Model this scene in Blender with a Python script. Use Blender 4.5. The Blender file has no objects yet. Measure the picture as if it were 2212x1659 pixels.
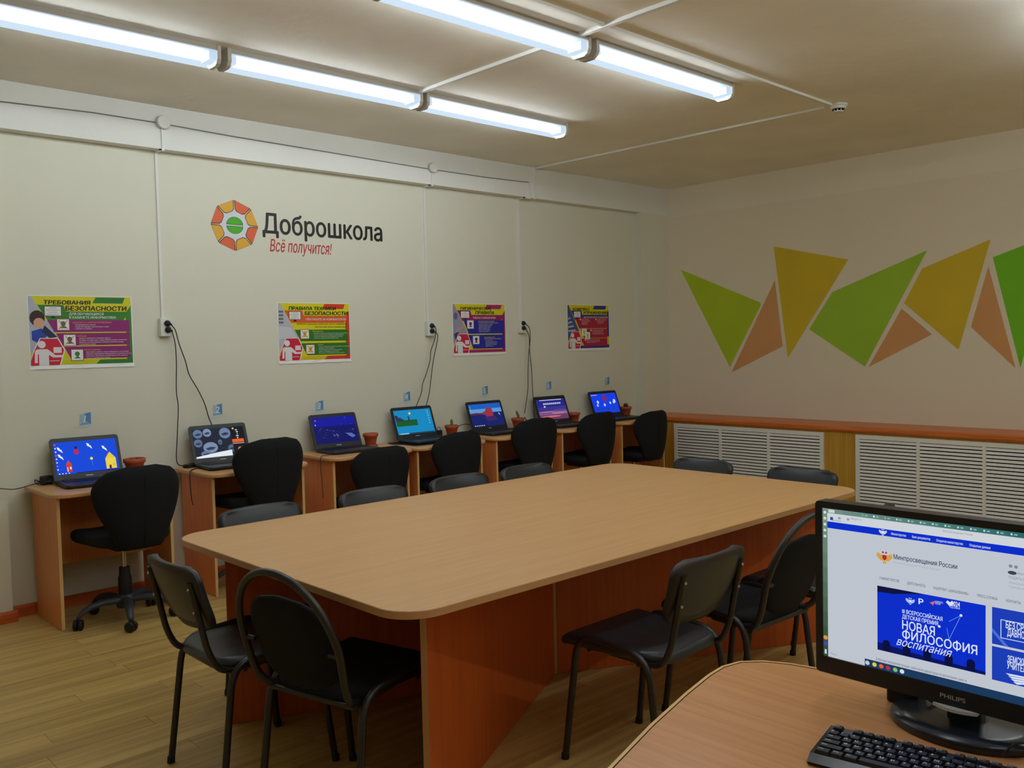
import bpy, bmesh, math, random
from mathutils import Vector, Matrix
from mathutils.geometry import delaunay_2d_cdt
random.seed(7)
sc = bpy.context.scene
COL = sc.collection
PI = math.pi

# ------------------------------------------------------------------ camera
W, H = 2212, 1659
CAM = Vector((-0.0781, -5.6802, 1.5112)); YAW, PITCH, ROLL, FPX = 0.81581, -0.04631, -0.02251, 1936.26
fw = Vector((math.cos(YAW)*math.cos(PITCH), math.sin(YAW)*math.cos(PITCH), math.sin(PITCH)))
rt0 = Vector((math.sin(YAW), -math.cos(YAW), 0)); up0 = rt0.cross(fw)
rt = math.cos(ROLL)*rt0 + math.sin(ROLL)*up0
up = -math.sin(ROLL)*rt0 + math.cos(ROLL)*up0
cd = bpy.data.cameras.new('camera'); cam = bpy.data.objects.new('camera', cd); COL.objects.link(cam)
cd.sensor_fit = 'HORIZONTAL'; cd.sensor_width = 36.0; cd.lens = FPX*36.0/W; cd.clip_start = 0.02
cam.matrix_world = Matrix(((rt.x, up.x, -fw.x, CAM.x), (rt.y, up.y, -fw.y, CAM.y), (rt.z, up.z, -fw.z, CAM.z), (0, 0, 0, 1)))
sc.camera = cam

def bp(px, py, ax, val):
    """photo pixel -> point on the plane ax = val"""
    d = rt*((px-W/2)/FPX) - up*((py-H/2)/FPX) + fw
    i = 'xyz'.index(ax)
    return CAM + d*((val-CAM[i])/d[i])

# ------------------------------------------------------------------ world, exposure
LAMP = 230.0          # emission of the fluorescent tubes
w = bpy.data.worlds.new('world'); sc.world = w; w.use_nodes = True
w.node_tree.nodes['Background'].inputs[0].default_value = (0.02, 0.02, 0.022, 1)
w.node_tree.nodes['Background'].inputs[1].default_value = 0.2
vs = sc.view_settings
vs.view_transform = 'Standard'; vs.look = 'None'; vs.exposure = 0.0; vs.gamma = 1.0; vs.use_curve_mapping = False
try:
    sc.cycles.max_bounces = 10; sc.cycles.diffuse_bounces = 5; sc.cycles.transparent_max_bounces = 12
    sc.cycles.use_adaptive_sampling = True; sc.cycles.adaptive_threshold = 0.02
    sc.cycles.caustics_reflective = False; sc.cycles.caustics_refractive = False
    sc.cycles.sample_clamp_indirect = 6.0
except Exception: pass

# ------------------------------------------------------------------ materials
def lin(c):
    r = []
    for v in c:
        v /= 255.0
        r.append(v/12.92 if v <= 0.04045 else ((v+0.055)/1.055)**2.4)
    return (r[0], r[1], r[2], 1.0)
MATS = {}
def newmat(name):
    m = bpy.data.materials.new(name); m.use_nodes = True
    return m, m.node_tree.nodes, m.node_tree.links, m.node_tree.nodes['Principled BSDF']
def plain(name, c, rough=0.5, metal=0.0, spec=0.5, bump=0, bscale=200, var=0.0, vscale=6, coat=0.0):
    if name in MATS: return MATS[name]
    m, n, l, b = newmat(name)
    b.inputs['Base Color'].default_value = lin(c); b.inputs['Roughness'].default_value = rough
    b.inputs['Metallic'].default_value = metal; b.inputs['Specular IOR Level'].default_value = spec
    if coat: b.inputs['Coat Weight'].default_value = coat
    tc = n.new('ShaderNodeTexCoord')
    if var:
        ns = n.new('ShaderNodeTexNoise'); ns.inputs['Scale'].default_value = vscale; ns.inputs['Detail'].default_value = 4
        l.new(tc.outputs['Object'], ns.inputs['Vector'])
        hs = n.new('ShaderNodeHueSaturation'); hs.inputs['Color'].default_value = lin(c)
        mr = n.new('ShaderNodeMapRange'); mr.inputs['To Min'].default_value = 1-var; mr.inputs['To Max'].default_value = 1+var
        mr.inputs['From Min'].default_value = 0.3; mr.inputs['From Max'].default_value = 0.7
        l.new(ns.outputs['Fac'], mr.inputs['Value']); l.new(mr.outputs['Result'], hs.inputs['Value'])
        l.new(hs.outputs['Color'], b.inputs['Base Color'])
    if bump:
        nb = n.new('ShaderNodeTexNoise'); nb.inputs['Scale'].default_value = bscale; nb.inputs['Detail'].default_value = 3
        l.new(tc.outputs['Object'], nb.inputs['Vector'])
        bu = n.new('ShaderNodeBump'); bu.inputs['Strength'].default_value = bump; bu.inputs['Distance'].default_value = 0.01
        l.new(nb.outputs['Fac'], bu.inputs['Height']); l.new(bu.outputs['Normal'], b.inputs['Normal'])
    MATS[name] = m
    return m
def wood(name, c1, c2, axis=0, rough=0.4, scale=1.0, objvar=0.0, spec=0.5):
    if name in MATS: return MATS[name]
    m, n, l, b = newmat(name)
    tc = n.new('ShaderNodeTexCoord'); mp = n.new('ShaderNodeMapping')
    s = [38*scale]*3; s[axis] = 1.6*scale; mp.inputs['Scale'].default_value = s
    l.new(tc.outputs['Object'], mp.inputs['Vector'])
    ns = n.new('ShaderNodeTexNoise'); ns.inputs['Scale'].default_value = 1.0; ns.inputs['Detail'].default_value = 6; ns.inputs['Distortion'].default_value = 0.35
    if objvar:
        oi0 = n.new('ShaderNodeObjectInfo'); ge = n.new('ShaderNodeNewGeometry'); ad = n.new('ShaderNodeMath'); oi = n.new('ShaderNodeMath'); oi.operation = 'FRACT'
        l.new(oi0.outputs['Random'], ad.inputs[0]); l.new(ge.outputs['Random Per Island'], ad.inputs[1]); l.new(ad.outputs[0], oi.inputs[0]); va = n.new('ShaderNodeVectorMath'); va.operation = 'MULTIPLY_ADD'
        cb = n.new('ShaderNodeCombineXYZ')
        for k in range(3): l.new(oi.outputs[0], cb.inputs[k])
        va.inputs[1].default_value = (40, 40, 40); l.new(cb.outputs[0], va.inputs[0]); l.new(mp.outputs[0], va.inputs[2])
        l.new(va.outputs[0], ns.inputs['Vector'])
    else:
        l.new(mp.outputs[0], ns.inputs['Vector'])
    cr = n.new('ShaderNodeValToRGB')
    cr.color_ramp.elements[0].position = 0.35; cr.color_ramp.elements[0].color = lin(c2)
    cr.color_ramp.elements[1].position = 0.62; cr.color_ramp.elements[1].color = lin(c1)
    l.new(ns.outputs['Fac'], cr.inputs['Fac'])
    out = cr.outputs['Color']
    if objvar:
        hs = n.new('ShaderNodeHueSaturation'); mr = n.new('ShaderNodeMapRange')
        mr.inputs['To Min'].default_value = 1-objvar; mr.inputs['To Max'].default_value = 1+objvar
        l.new(oi.outputs[0], mr.inputs['Value']); l.new(mr.outputs['Result'], hs.inputs['Value'])
        l.new(out, hs.inputs['Color']); out = hs.outputs['Color']
    l.new(out, b.inputs['Base Color'])
    b.inputs['Roughness'].default_value = rough; b.inputs['Specular IOR Level'].default_value = spec
    MATS[name] = m
    return m
def ink(c):
    return plain('ink_%d_%d_%d' % tuple(c), c, rough=0.45, spec=0.35)
def glow(c, s=1.0):
    key = 'screen_%d_%d_%d_%.2f' % (c[0], c[1], c[2], s)
    if key in MATS: return MATS[key]
    m, n, l, b = newmat(key)
    b.inputs['Base Color'].default_value = (0.004, 0.004, 0.005, 1); b.inputs['Roughness'].default_value = 0.4; b.inputs['Specular IOR Level'].default_value = 0.12
    b.inputs['Emission Color'].default_value = lin(c); b.inputs['Emission Strength'].default_value = s
    MATS[key] = m
    return m

# wall: cream wallpaper, lit band put into the colour above a level line
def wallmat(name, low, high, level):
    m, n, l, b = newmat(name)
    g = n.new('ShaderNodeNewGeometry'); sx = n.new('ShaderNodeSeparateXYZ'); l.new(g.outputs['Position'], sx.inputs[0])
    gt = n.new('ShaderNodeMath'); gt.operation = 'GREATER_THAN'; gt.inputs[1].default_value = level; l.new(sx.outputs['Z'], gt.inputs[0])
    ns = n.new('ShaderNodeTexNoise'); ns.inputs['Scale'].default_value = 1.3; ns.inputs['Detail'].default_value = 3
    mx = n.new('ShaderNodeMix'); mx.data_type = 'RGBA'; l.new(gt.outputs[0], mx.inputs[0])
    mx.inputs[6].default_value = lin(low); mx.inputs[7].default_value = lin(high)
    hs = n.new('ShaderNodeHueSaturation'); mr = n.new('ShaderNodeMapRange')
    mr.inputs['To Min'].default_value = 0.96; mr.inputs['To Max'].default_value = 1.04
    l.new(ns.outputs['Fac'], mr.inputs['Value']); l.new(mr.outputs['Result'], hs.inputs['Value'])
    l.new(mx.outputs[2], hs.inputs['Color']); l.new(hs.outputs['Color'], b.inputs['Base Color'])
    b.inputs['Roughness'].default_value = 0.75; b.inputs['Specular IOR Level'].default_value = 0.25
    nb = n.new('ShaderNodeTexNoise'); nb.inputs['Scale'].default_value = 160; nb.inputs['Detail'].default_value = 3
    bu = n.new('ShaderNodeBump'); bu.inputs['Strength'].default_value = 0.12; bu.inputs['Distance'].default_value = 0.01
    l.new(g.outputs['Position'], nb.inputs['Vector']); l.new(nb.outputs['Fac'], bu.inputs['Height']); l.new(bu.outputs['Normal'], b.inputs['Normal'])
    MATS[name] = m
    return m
CREAM = (222, 221, 204); WHITE = (228, 229, 224)
M_WALL = wallmat('cream_wallpaper', CREAM, WHITE, 9.0)
M_WALLB = wallmat('cream_wall_lit_band', (232, 222, 200), (235, 227, 208), 2.74)
M_BEAM = plain('white_paint', WHITE, 0.7, bump=0.08, bscale=90, var=0.02, vscale=2)
M_CEIL = plain('ceiling_plaster', (240, 237, 226), 0.85, spec=0.2, bump=0.25, bscale=14, var=0.05, vscale=1.6)
M_FLOORBASE = plain('floor_seam', (140, 112, 68), 0.6)
M_PLANK = wood('plank_print', (208, 175, 106), (178, 145, 84), 0, 0.4, 0.7, objvar=0.07)
M_BASEB = wood('orange_baseboard_wood', (206, 100, 42), (176, 76, 28), 0, 0.4)
M_SHELF = wood('orange_shelf_wood', (224, 130, 66), (200, 104, 46), 1, 0.35)
M_PANELY = wood('ochre_board', (204, 158, 58), (186, 140, 46), 2, 0.5)
M_TOP = wood('beech_top', (216, 167, 112), (208, 158, 102), 0, 0.34, 1.6)
M_TOPY = wood('beech_top_turned', (212, 152, 99), (200, 139, 86), 1, 0.32, 1.8)
M_EDGE = plain('beech_edge', (196, 146, 98), 0.35)
M_LEDGE = plain('pale_edge_band', (226, 184, 120), 0.4)
M_SIDE = wood('beech_side', (230, 152, 90), (220, 140, 77), 2, 0.4, 1.4)
M_BOARD = wood('beech_board_shaded', (198, 92, 32), (186, 82, 26), 2, 0.4, 1.4)  # same laminate as the desk sides, shade under the table put into its colour
M_GRILLE = plain('grey_white_plastic', (238, 238, 235), 0.45)
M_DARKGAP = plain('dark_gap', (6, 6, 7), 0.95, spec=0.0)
M_BLKTUBE = plain('black_enamel_tube', (30, 27, 26), 0.35, spec=0.6)
M_VINYL = plain('black_vinyl', (36, 41, 47), 0.36, spec=0.6, bump=0.06, bscale=260)
M_BACKSHELL = plain('brown_black_shell', (44, 38, 35), 0.5)
M_FABRIC = plain('black_fabric', (24, 25, 28), 0.85, spec=0.25, bump=0.2, bscale=500)
M_SEAM = plain('seam_black', (8, 8, 9), 0.8)
M_NYLON = plain('blue_black_nylon', (52, 58, 64), 0.5)
M_STEEL = plain('steel', (190, 190, 190), 0.25, metal=1.0)
M_PLASTICW = plain('white_plastic', (224, 226, 220), 0.35)
M_PLASTICG = plain('grey_cap_plastic', (190, 184, 172), 0.45)
M_RUBBER = plain('black_rubber', (16, 16, 17), 0.6)
M_LAPTOP = plain('laptop_black', (30, 34, 40), 0.42)
M_KEYS = plain('laptop_keys', (20, 21, 24), 0.6)
M_MARK = plain('silver_mark', (205, 208, 210), 0.3)
M_POT = plain('terracotta_plastic', (178, 84, 52), 0.5, var=0.06, vscale=20)
M_SOIL = plain('dry_soil', (70, 48, 34), 0.95, bump=0.5, bscale=120)
M_CACTUS = plain('cactus_green', (92, 122, 52), 0.7, var=0.15, vscale=40)
M_CACTUSB = plain('cactus_brown', (98, 58, 42), 0.85, bump=0.6, bscale=150, var=0.2, vscale=60)
M_MONB = plain('monitor_bezel_black', (22, 24, 30), 0.4)
M_GLOSSB = plain('gloss_black', (34, 38, 44), 0.22)
M_PAPER = plain('poster_paper', (236, 238, 236), 0.4, spec=0.4)
M_FAINT = plain('faint_decal', (205, 206, 200), 0.5)
def tube_mat():
    m, n, l, b = newmat('lit_tube')
    n.remove(b); e = n.new('ShaderNodeEmission'); e.inputs[0].default_value = (0.90, 0.97, 1.0, 1); e.inputs[1].default_value = LAMP
    l.new(e.outputs[0], n['Material Output'].inputs[0]); return m
def diff_mat():
    m, n, l, b = newmat('clear_diffuser')
    n.remove(b); e = n.new('ShaderNodeEmission'); e.inputs[0].default_value = (0.68, 0.84, 1.0, 1); e.inputs[1].default_value = 0.95
    t = n.new('ShaderNodeBsdfTransparent'); t.inputs[0].default_value = (0.97, 0.98, 1, 1)
    mx = n.new('ShaderNodeMixShader'); mx.inputs[0].default_value = 0.85
    l.new(t.outputs[0], mx.inputs[1]); l.new(e.outputs[0], mx.inputs[2]); l.new(mx.outputs[0], n['Material Output'].inputs[0]); return m
M_TUBE = tube_mat(); M_DIFF = diff_mat()

# ------------------------------------------------------------------ mesh helpers
class MB:
    def __init__(s): s.v = []; s.f = []; s.m = []; s.sm = []
    def add(s, vs, fs, mi=0, smooth=False):
        o = len(s.v); s.v += [tuple(p) for p in vs]
        for f in fs: s.f.append([o+i for i in f]); s.m.append(mi); s.sm.append(smooth)
        return s
    def box(s, a, b, mi=0):
        x0, y0, z0 = a; x1, y1, z1 = b
        if x0 > x1: x0, x1 = x1, x0
        if y0 > y1: y0, y1 = y1, y0
        if z0 > z1: z0, z1 = z1, z0
        return s.add([(x0,y0,z0),(x1,y0,z0),(x1,y1,z0),(x0,y1,z0),(x0,y0,z1),(x1,y0,z1),(x1,y1,z1),(x0,y1,z1)],
                     [(3,2,1,0),(4,5,6,7),(0,1,5,4),(1,2,6,5),(2,3,7,6),(3,0,4,7)], mi)
    def loops(s, L, cap=True, closed=False, mi=0, smooth=True):
        n = len(L[0]); vs = [p for q in L for p in q]; fs = []
        k = len(L)
        for i in range(k if closed else k-1):
            j = (i+1) % k
            for a in range(n):
                b = (a+1) % n
                fs.append((i*n+a, i*n+b, j*n+b, j*n+a))
        s.add(vs, fs, mi, smooth)
        if cap and not closed:
            s.add(L[0], [tuple(range(n-1, -1, -1))], mi); s.add(L[-1], [tuple(range(n))], mi)
        return s
    def tube(s, pts, r, n=8, mi=0, closed=False, sq=None):
        pts = [Vector(p) for p in pts]; k = len(pts); L = []; up_ = None
        for i, p in enumerate(pts):
            a = pts[i-1] if (i or closed) else p; b = pts[(i+1) % k] if (i < k-1 or closed) else p
            t = (b-a).normalized()
            if up_ is None:
                up_ = Vector((0, 0, 1)) if abs(t.z) < 0.9 else Vector((0, 1, 0))
            x = t.cross(up_).normalized(); y = x.cross(t).normalized(); up_ = y
            rr = r[i] if isinstance(r, (list, tuple)) else r
            L.append([tuple(p + x*(rr*math.cos(2*PI*q/n)) + y*(rr*(sq or 1)*math.sin(2*PI*q/n))) for q in range(n)])
        return s.loops(L, True, closed, mi, True)
    def lathe(s, prof, c=(0, 0, 0), n=20, mi=0, smooth=True):
        L = [[(c[0]+r*math.cos(2*PI*q/n), c[1]+r*math.sin(2*PI*q/n), c[2]+z) for q in range(n)] for r, z in prof]
        return s.loops(L, True, False, mi, smooth)
    def prism(s, poly, z0, z1, mi=0, bev=0.0):
        if not bev:
            return s.loops([[(x, y, z0) for x, y in poly], [(x, y, z1) for x, y in poly]], True, False, mi, False)
        cx = sum(p[0] for p in poly)/len(poly); cy = sum(p[1] for p in poly)/len(poly)
        wx = max(abs(p[0]-cx) for p in poly); wy = max(abs(p[1]-cy) for p in poly)
        def ins(d): return [(cx+(x-cx)*(1-d/wx), cy+(y-cy)*(1-d/wy)) for x, y in poly]
        L = [[(x, y, z0) for x, y in ins(bev)], [(x, y, z0+bev*.3) for x, y in ins(bev*.3)], [(x, y, z0+bev) for x, y in ins(0)]]
        L += [[(x, y, z1-bev) for x, y in ins(0)], [(x, y, z1-bev*.3) for x, y in ins(bev*.3)], [(x, y, z1) for x, y in ins(bev)]]
        return s.loops(L, True, False, mi, False)
    def pillow(s, poly, z0, z1, r, steps=4, fn=None, mi=0):
        cx = sum(p[0] for p in poly)/len(poly); cy = sum(p[1] for p in poly)/len(poly)
        wx = max(abs(p[0]-cx) for p in poly); wy = max(abs(p[1]-cy) for p in poly)
        L = []
        def ring(d, z): return [(cx+(x-cx)*(1-d/wx), cy+(y-cy)*(1-d/wy), z) for x, y in poly]
        for i in range(steps+1):
            a = -PI/2 + i*PI/2/steps; L.append(ring(r*(1-math.cos(a)), z0+r+r*math.sin(a)))
        for i in range(steps+1):
            a = i*PI/2/steps; L.append(ring(r*(1-math.cos(a)), z1-r+r*math.sin(a)))
        for d in (0.5, 0.85):
            L.append(ring(wx*d if wx < wy else wy*d, z1)); L.insert(0, ring(wx*d if wx < wy else wy*d, z0))
        if fn: L = [[fn(*p) for p in q] for q in L]
        return s.loops(L, True, False, mi, True)
    def shell(s, P, T, nu=14, nv=12, mi=0):
        """closed sheet: centre surface P(u,v), half thickness vector T(u,v), u,v in -1..1"""
        F = []; B = []
        for j in range(nv+1):
            v = -1+2*j/nv
            for i in range(nu+1):
                u = -1+2*i/nu; p = Vector(P(u, v)); t = Vector(T(u, v)); F.append(p+t); B.append(p-t)
        n = nu+1; o = len(F); fs = []
        for j in range(nv):
            for i in range(nu):
                a = j*n+i; fs.append((a, a+1, a+n+1, a+n)); fs.append((o+a+n, o+a+n+1, o+a+1, o+a))
        bd = [i for i in range(n)] + [j*n+nu for j in range(1, nv+1)] + [nv*n+i for i in range(nu-1, -1, -1)] + [j*n for j in range(nv-1, 0, -1)]
        for k in range(len(bd)):
            a, b = bd[k], bd[(k+1) % len(bd)]; fs.append((b, a, o+a, o+b))
        return s.add(F+B, fs, mi, True)
    def mesh(s, name, mats):
        me = bpy.data.meshes.new(name); me.from_pydata(s.v, [], s.f)
        for m in (mats if isinstance(mats, (list, tuple)) else [mats]): me.materials.append(m)
        me.polygons.foreach_set('material_index', s.m); me.polygons.foreach_set('use_smooth', s.sm)
        me.validate(); me.update()
        return me
    def build(s, name, mats, parent=None, loc=None, rz=0.0):
        o = bpy.data.objects.new(name, s.mesh(name, mats)); COL.objects.link(o)
        if parent is not None: o.parent = parent
        if loc is not None: o.location = loc
        o.rotation_euler[2] = rz
        return o
def rrect(x0, y0, x1, y1, r, n=5):
    rs = r if isinstance(r, (list, tuple)) else (r,)*4     # corners: (x1,y1) (x0,y1) (x0,y0) (x1,y0)
    out = []
    for (cx, cy, a0, q) in ((x1-rs[0], y1-rs[0], 0, rs[0]), (x0+rs[1], y1-rs[1], PI/2, rs[1]), (x0+rs[2], y0+rs[2], PI, rs[2]), (x1-rs[3], y0+rs[3], 1.5*PI, rs[3])):
        for i in range(n+1):
            a = a0+i*PI/2/n; out.append((cx+q*math.cos(a), cy+q*math.sin(a)))
    return out
def fillet(pts, r, n=5):
    pts = [Vector(p) for p in pts]; out = [pts[0]]
    for i in range(1, len(pts)-1):
        p = pts[i]; a = (pts[i-1]-p); b = (pts[i+1]-p)
        d = min(r, a.length*.49, b.length*.49); A = p+a.normalized()*d; B = p+b.normalized()*d
        for k in range(n+1):
            t = k/n; out.append(A*(1-t)**2 + p*(2*t*(1-t)) + B*t*t)
    out.append(pts[-1]); return out
def spline(pts, n=6):
    pts = [Vector(p) for p in pts]; P = [pts[0]]+pts+[pts[-1]]; out = []
    for i in range(1, len(P)-2):
        a, b, c, d = P[i-1:i+3]
        for k in range(n):
            t = k/n; out.append(0.5*((2*b)+(c-a)*t+(2*a-5*b+4*c-d)*t*t+(3*b-a-3*c+d)*t**3))
    out.append(pts[-1]); return out
def tag(o, label=None, cat=None, group=None, kind=None):
    if label: o['label'] = label
    if cat: o['category'] = cat
    if group: o['group'] = group
    if kind: o['kind'] = kind
    return o
def thing(name, label, cat, loc=(0, 0, 0), rz=0.0, group=None):
    o = bpy.data.objects.new(name, None); COL.objects.link(o); o.location = loc; o.rotation_euler[2] = rz
    o.empty_display_size = 0.1
    return tag(o, label, cat, group)
def copy_tree(o, parent=None):
    c = o.copy(); COL.objects.link(c); c.parent = parent
    for ch in list(o.children): copy_tree(ch, c)
    return c
def struct(o): o['kind'] = 'structure'; return o

# ------------------------------------------------------------------ lettering and flat print
_tc = {}
def _inside(p, poly):
    c = False; n = len(poly); j = n-1
    for i in range(n):
        a, b = poly[i], poly[j]
        if (a[1] > p[1]) != (b[1] > p[1]) and p[0] < (b[0]-a[0])*(p[1]-a[1])/(b[1]-a[1]+1e-12)+a[0]: c = not c
        j = i
    return c
def _area(p): return sum(p[i-1][0]*p[i][1]-p[i][0]*p[i-1][1] for i in range(len(p)))/2
def _contours(s, shear):
    """outlines of the letters, each outer outline filled on its own (the font keeps overlapping outlines)"""
    cu = bpy.data.curves.new('t', 'FONT'); cu.body = s; cu.size = 1.0; cu.shear = shear
    ob = bpy.data.objects.new('t', cu); COL.objects.link(ob)
    dg = bpy.context.evaluated_depsgraph_get()
    cv = ob.to_curve(dg); polys = []
    for sp in cv.splines:
        B = sp.bezier_points; n = len(B); P = [(q.co.x, q.co.y) for q in sp.points]
        for i in range(n):
            p0, h0, h1, p1 = B[i].co, B[i].handle_right, B[(i+1) % n].handle_left, B[(i+1) % n].co
            d = (p1-p0); L = d.length or 1e-9
            off = max(abs((h0-p0).cross(d).z), abs((h1-p0).cross(d).z))/L
            m = 1 if off < .004 else (3 if off > .05 else 2)
            for k in range(m):
                t = k/m; q = p0*(1-t)**3+h0*(3*t*(1-t)**2)+h1*(3*t*t*(1-t))+p1*t**3
                if not P or (P[-1][0]-q.x)**2+(P[-1][1]-q.y)**2 > 1e-8: P.append((q.x, q.y))
        if len(P) > 2 and abs(_area(P)) > 1e-5: polys.append(P)
    ob.to_curve_clear(); bpy.data.objects.remove(ob); bpy.data.curves.remove(cu)
    if not polys: return [], [], []
    def within(h, o): return _area(h)*_area(o) < 0 and all(_inside(h[i*len(h)//5], o) for i in range(5))
    holes = [p for p in polys if any(q is not p and within(p, q) for q in polys)]; outer = [p for p in polys if p not in holes]
    V = []; F = []; D = []
    for q, o in enumerate(outer):
        hs = [h for h in holes if within(h, o)]
        vs_ = []; es = []
        for p in [o]+hs:
            k0 = len(vs_); vs_ += [Vector(c) for c in p]; es += [(k0+i, k0+(i+1) % len(p)) for i in range(len(p))]
        r_ = delaunay_2d_cdt(vs_, es, [], 0, 1e-6); base = len(V)
        V += [(v.x, v.y) for v in r_[0]]; D += [q % 2]*len(r_[0])
        for t in r_[2]:
            c = (sum(r_[0][i].x for i in t)/3, sum(r_[0][i].y for i in t)/3)
            if _inside(c, o) and not any(_inside(c, h) for h in hs): F.append(tuple(base+i for i in t))
    return V, F, D
def text2d(s, size=1.0, bold=0.0, shear=0.0, align='LEFT', sx=1.0):
    key = (s, shear)
    if key not in _tc: _tc[key] = _contours(s, shear)
    V, F, D = _tc[key]
    if not V: return [], []
    D = [d*1.5e-5 for d in D]
    if bold:
        n0 = len(V); V2 = []; F2 = []; D2 = []
        for q, (dx, dy) in enumerate(((-bold, 0), (bold, 0), (0, bold*.7), (0, -bold*.7))):
            V2 += [(x+dx, y+dy) for x, y in V]; F2 += [tuple(i+q*n0 for i in f) for f in F]; D2 += [d+q*3e-5 for d in D]
        V, F, D = V2, F2, D2
    x0 = min(v[0] for v in V); x1 = max(v[0] for v in V)
    ox = {'LEFT': x0, 'CENTER': (x0+x1)/2, 'RIGHT': x1}[align]
    return [((x-ox)*size*sx, y*size, d) for (x, y), d in zip(V, D)], F
def textw(s, bold=0.0, shear=0.0):
    V, _ = text2d(s, 1.0, bold, shear); return max(v[0] for v in V)-min(v[0] for v in V)

def art(parent, w, h, layers, name='print', emit=None, y0=-0.0006, step=0.0004, tname='lettering'):
    """flat print on a w x h sheet; local x right, z up, faces -y; u,v from the top left. text goes into a second mesh"""
    def M(c): return glow(c, emit) if emit else ink(c)
    P = MB(); T = MB(); pm = []; tm = []
    def idx(lst, m):
        if m not in lst: lst.append(m)
        return lst.index(m)
    def pos(u, v, k): return ((u-.5)*w, y0-step*k, h*(1-v))
    for kk, layer in enumerate(layers):
        for ii, it in enumerate(layer):
            kind, c = it[0], it[1]; k = kk+(.85*ii/len(layer) if it[0] != 't' else .9)
            if kind == 'p': P.add([pos(u, v, k) for u, v in it[2]], [tuple(range(len(it[2])))], idx(pm, M(c)))
            elif kind == 'r':
                u0, v0, u1, v1 = it[2:6]; P.add([pos(u, v, k) for u, v in ((u0, v1), (u1, v1), (u1, v0), (u0, v0))], [(0, 1, 2, 3)], idx(pm, M(c)))
            elif kind == 'c':
                u0, v0, ru, rv = it[2:6]; n = it[6] if len(it) > 6 else 14
                P.add([pos(u0+ru*math.cos(2*PI*q/n), v0-rv*math.sin(2*PI*q/n), k) for q in range(n)], [tuple(range(n))], idx(pm, M(c)))
            elif kind == 'l':
                (u0, v0), (u1, v1), t = it[2], it[3], it[4]
                dx, dy = (u1-u0)*w, (v1-v0)*h; L = math.hypot(dx, dy); nx, ny = -dy/L*t/2/w, dx/L*t/2/h
                P.add([pos(u0-nx, v0-ny, k), pos(u1-nx, v1-ny, k), pos(u1+nx, v1+ny, k), pos(u0+nx, v0+ny, k)], [(0, 1, 2, 3)], idx(pm, M(c)))
            elif kind == 't':
                s, u, v, hh = it[2:6]; o = it[6] if len(it) > 6 else {}
                b, sh, al = o.get('b', 0), o.get('sh', 0), o.get('al', 'LEFT')
                size = hh*h/0.73; sx = 1.0
                if 'wd' in o: sx = o['wd']*w/(textw(s, b, sh)*size)
                V, F = text2d(s, size, b, sh, al, sx)
                if V: T.add([((u-.5)*w+x, y0-step*k-dd, h*(1-v)+y) for x, y, dd in V], F, idx(tm, M(c)))
    out = []
    if P.v: out.append(P.build(name, pm, parent))
    if T.v: out.append(tag(T.build(tname, tm, parent), kind='stuff'))
    return out

# ================================================================== THE ROOM
XB, YF, XF, HC = 7.411, -6.9, -2.0, 3.03
BY, HB = -0.09, 2.765                       # beam and pilaster face, beam underside
def slab(name, a, b, m): return struct(MB().box(a, b).build(name, m))
slab('floor', (XF-.1, YF-.1, -.1), (XB+.1, .1, -.002), M_FLOORBASE)
slab('ceiling', (XF-.1, YF-.1, HC), (XB+.1, .1, HC+.1), M_CEIL)
slab('wall_left', (XF-.1, 0, 0), (XB+.1, .1, HC), M_WALL)
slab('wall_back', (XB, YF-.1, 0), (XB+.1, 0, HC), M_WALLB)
slab('wall_right', (XF-.1, YF-.1, 0), (XB, YF, HC), M_WALL)
slab('wall_front', (XF-.1, YF, 0), (XF, 0, HC), M_WALL)
slab('trim_1', (XF, BY, HB), (XB, 0, HC), M_BEAM)            # beam along the poster wall
slab('trim_2', (XF, BY, 0), (1.276, 0, HB), M_WALL)          # pilasters
slab('trim_3', (6.975, BY, 0), (XB, 0, HB), M_WALL)
bb = MB()
prof = [(0, 0), (-.02, 0), (-.02, .052), (-.006, .064), (0, .064)]
def bbrun(p0, p1, nx, ny):
    L = [[(p[0]+nx*d, p[1]+ny*d, z) for d, z in prof] for p in (p0, p1)]
    bb.loops(L, True, False, 0, False)
bbrun((XF, BY), (1.296, BY), 0, 1); bbrun((1.276, BY), (1.276, 0), -1, 0)
bbrun((1.276, 0), (6.975, 0), 0, 1); bbrun((6.975, BY), (7.0, BY), 0, 1)
struct(bb.build('baseboard_left', M_BASEB))

# floor planks (the print of the linoleum, each plank its own piece)
floor = bpy.data.objects['floor']
PW, PL = 0.115, 1.1
pm = MB().box((-PL/2+.0008, -PW/2+.0008, 0), (PL/2-.0008, PW/2-.0008, .002)).mesh('plank', M_PLANK)
rest = MB(); spots = []
for j in range(59):
    off = random.random()*PL; y = -0.06-j*PW
    for i in range(-3, 9):
        x = -0.3+i*PL+off
        xa, xb = max(x-PL/2, XF), min(x+PL/2, XB)
        if xb-xa < .05: continue
        q = Vector((x, y, 0))-CAM; dd = q.dot(fw); seen = False
        if dd > 1.2 and xb-xa > PL-.01:
            px = W/2+FPX*q.dot(rt)/dd; py = H/2-FPX*q.dot(up)/dd
            seen = -300 < px < 1760 and py < 1950 and not (x > 4.2 and y > -2.8)
        if seen: spots.append((dd, x, y))
        else: rest.box((xa+.0008, y-PW/2+.0008, -.002), (xb-.0008, y+PW/2-.0008, 0))
spots.sort()
for dd, x, y in spots[:300]:
    o = bpy.data.objects.new('plank', pm); COL.objects.link(o); o.parent = floor; o.location = (x, y, -.002)
for dd, x, y in spots[300:]: rest.box((x-PL/2+.0008, y-PW/2+.0008, -.002), (x+PL/2-.0008, y+PW/2-.0008, 0))
rest.build('planks', M_PLANK, floor)['kind'] = 'stuff'

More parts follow.
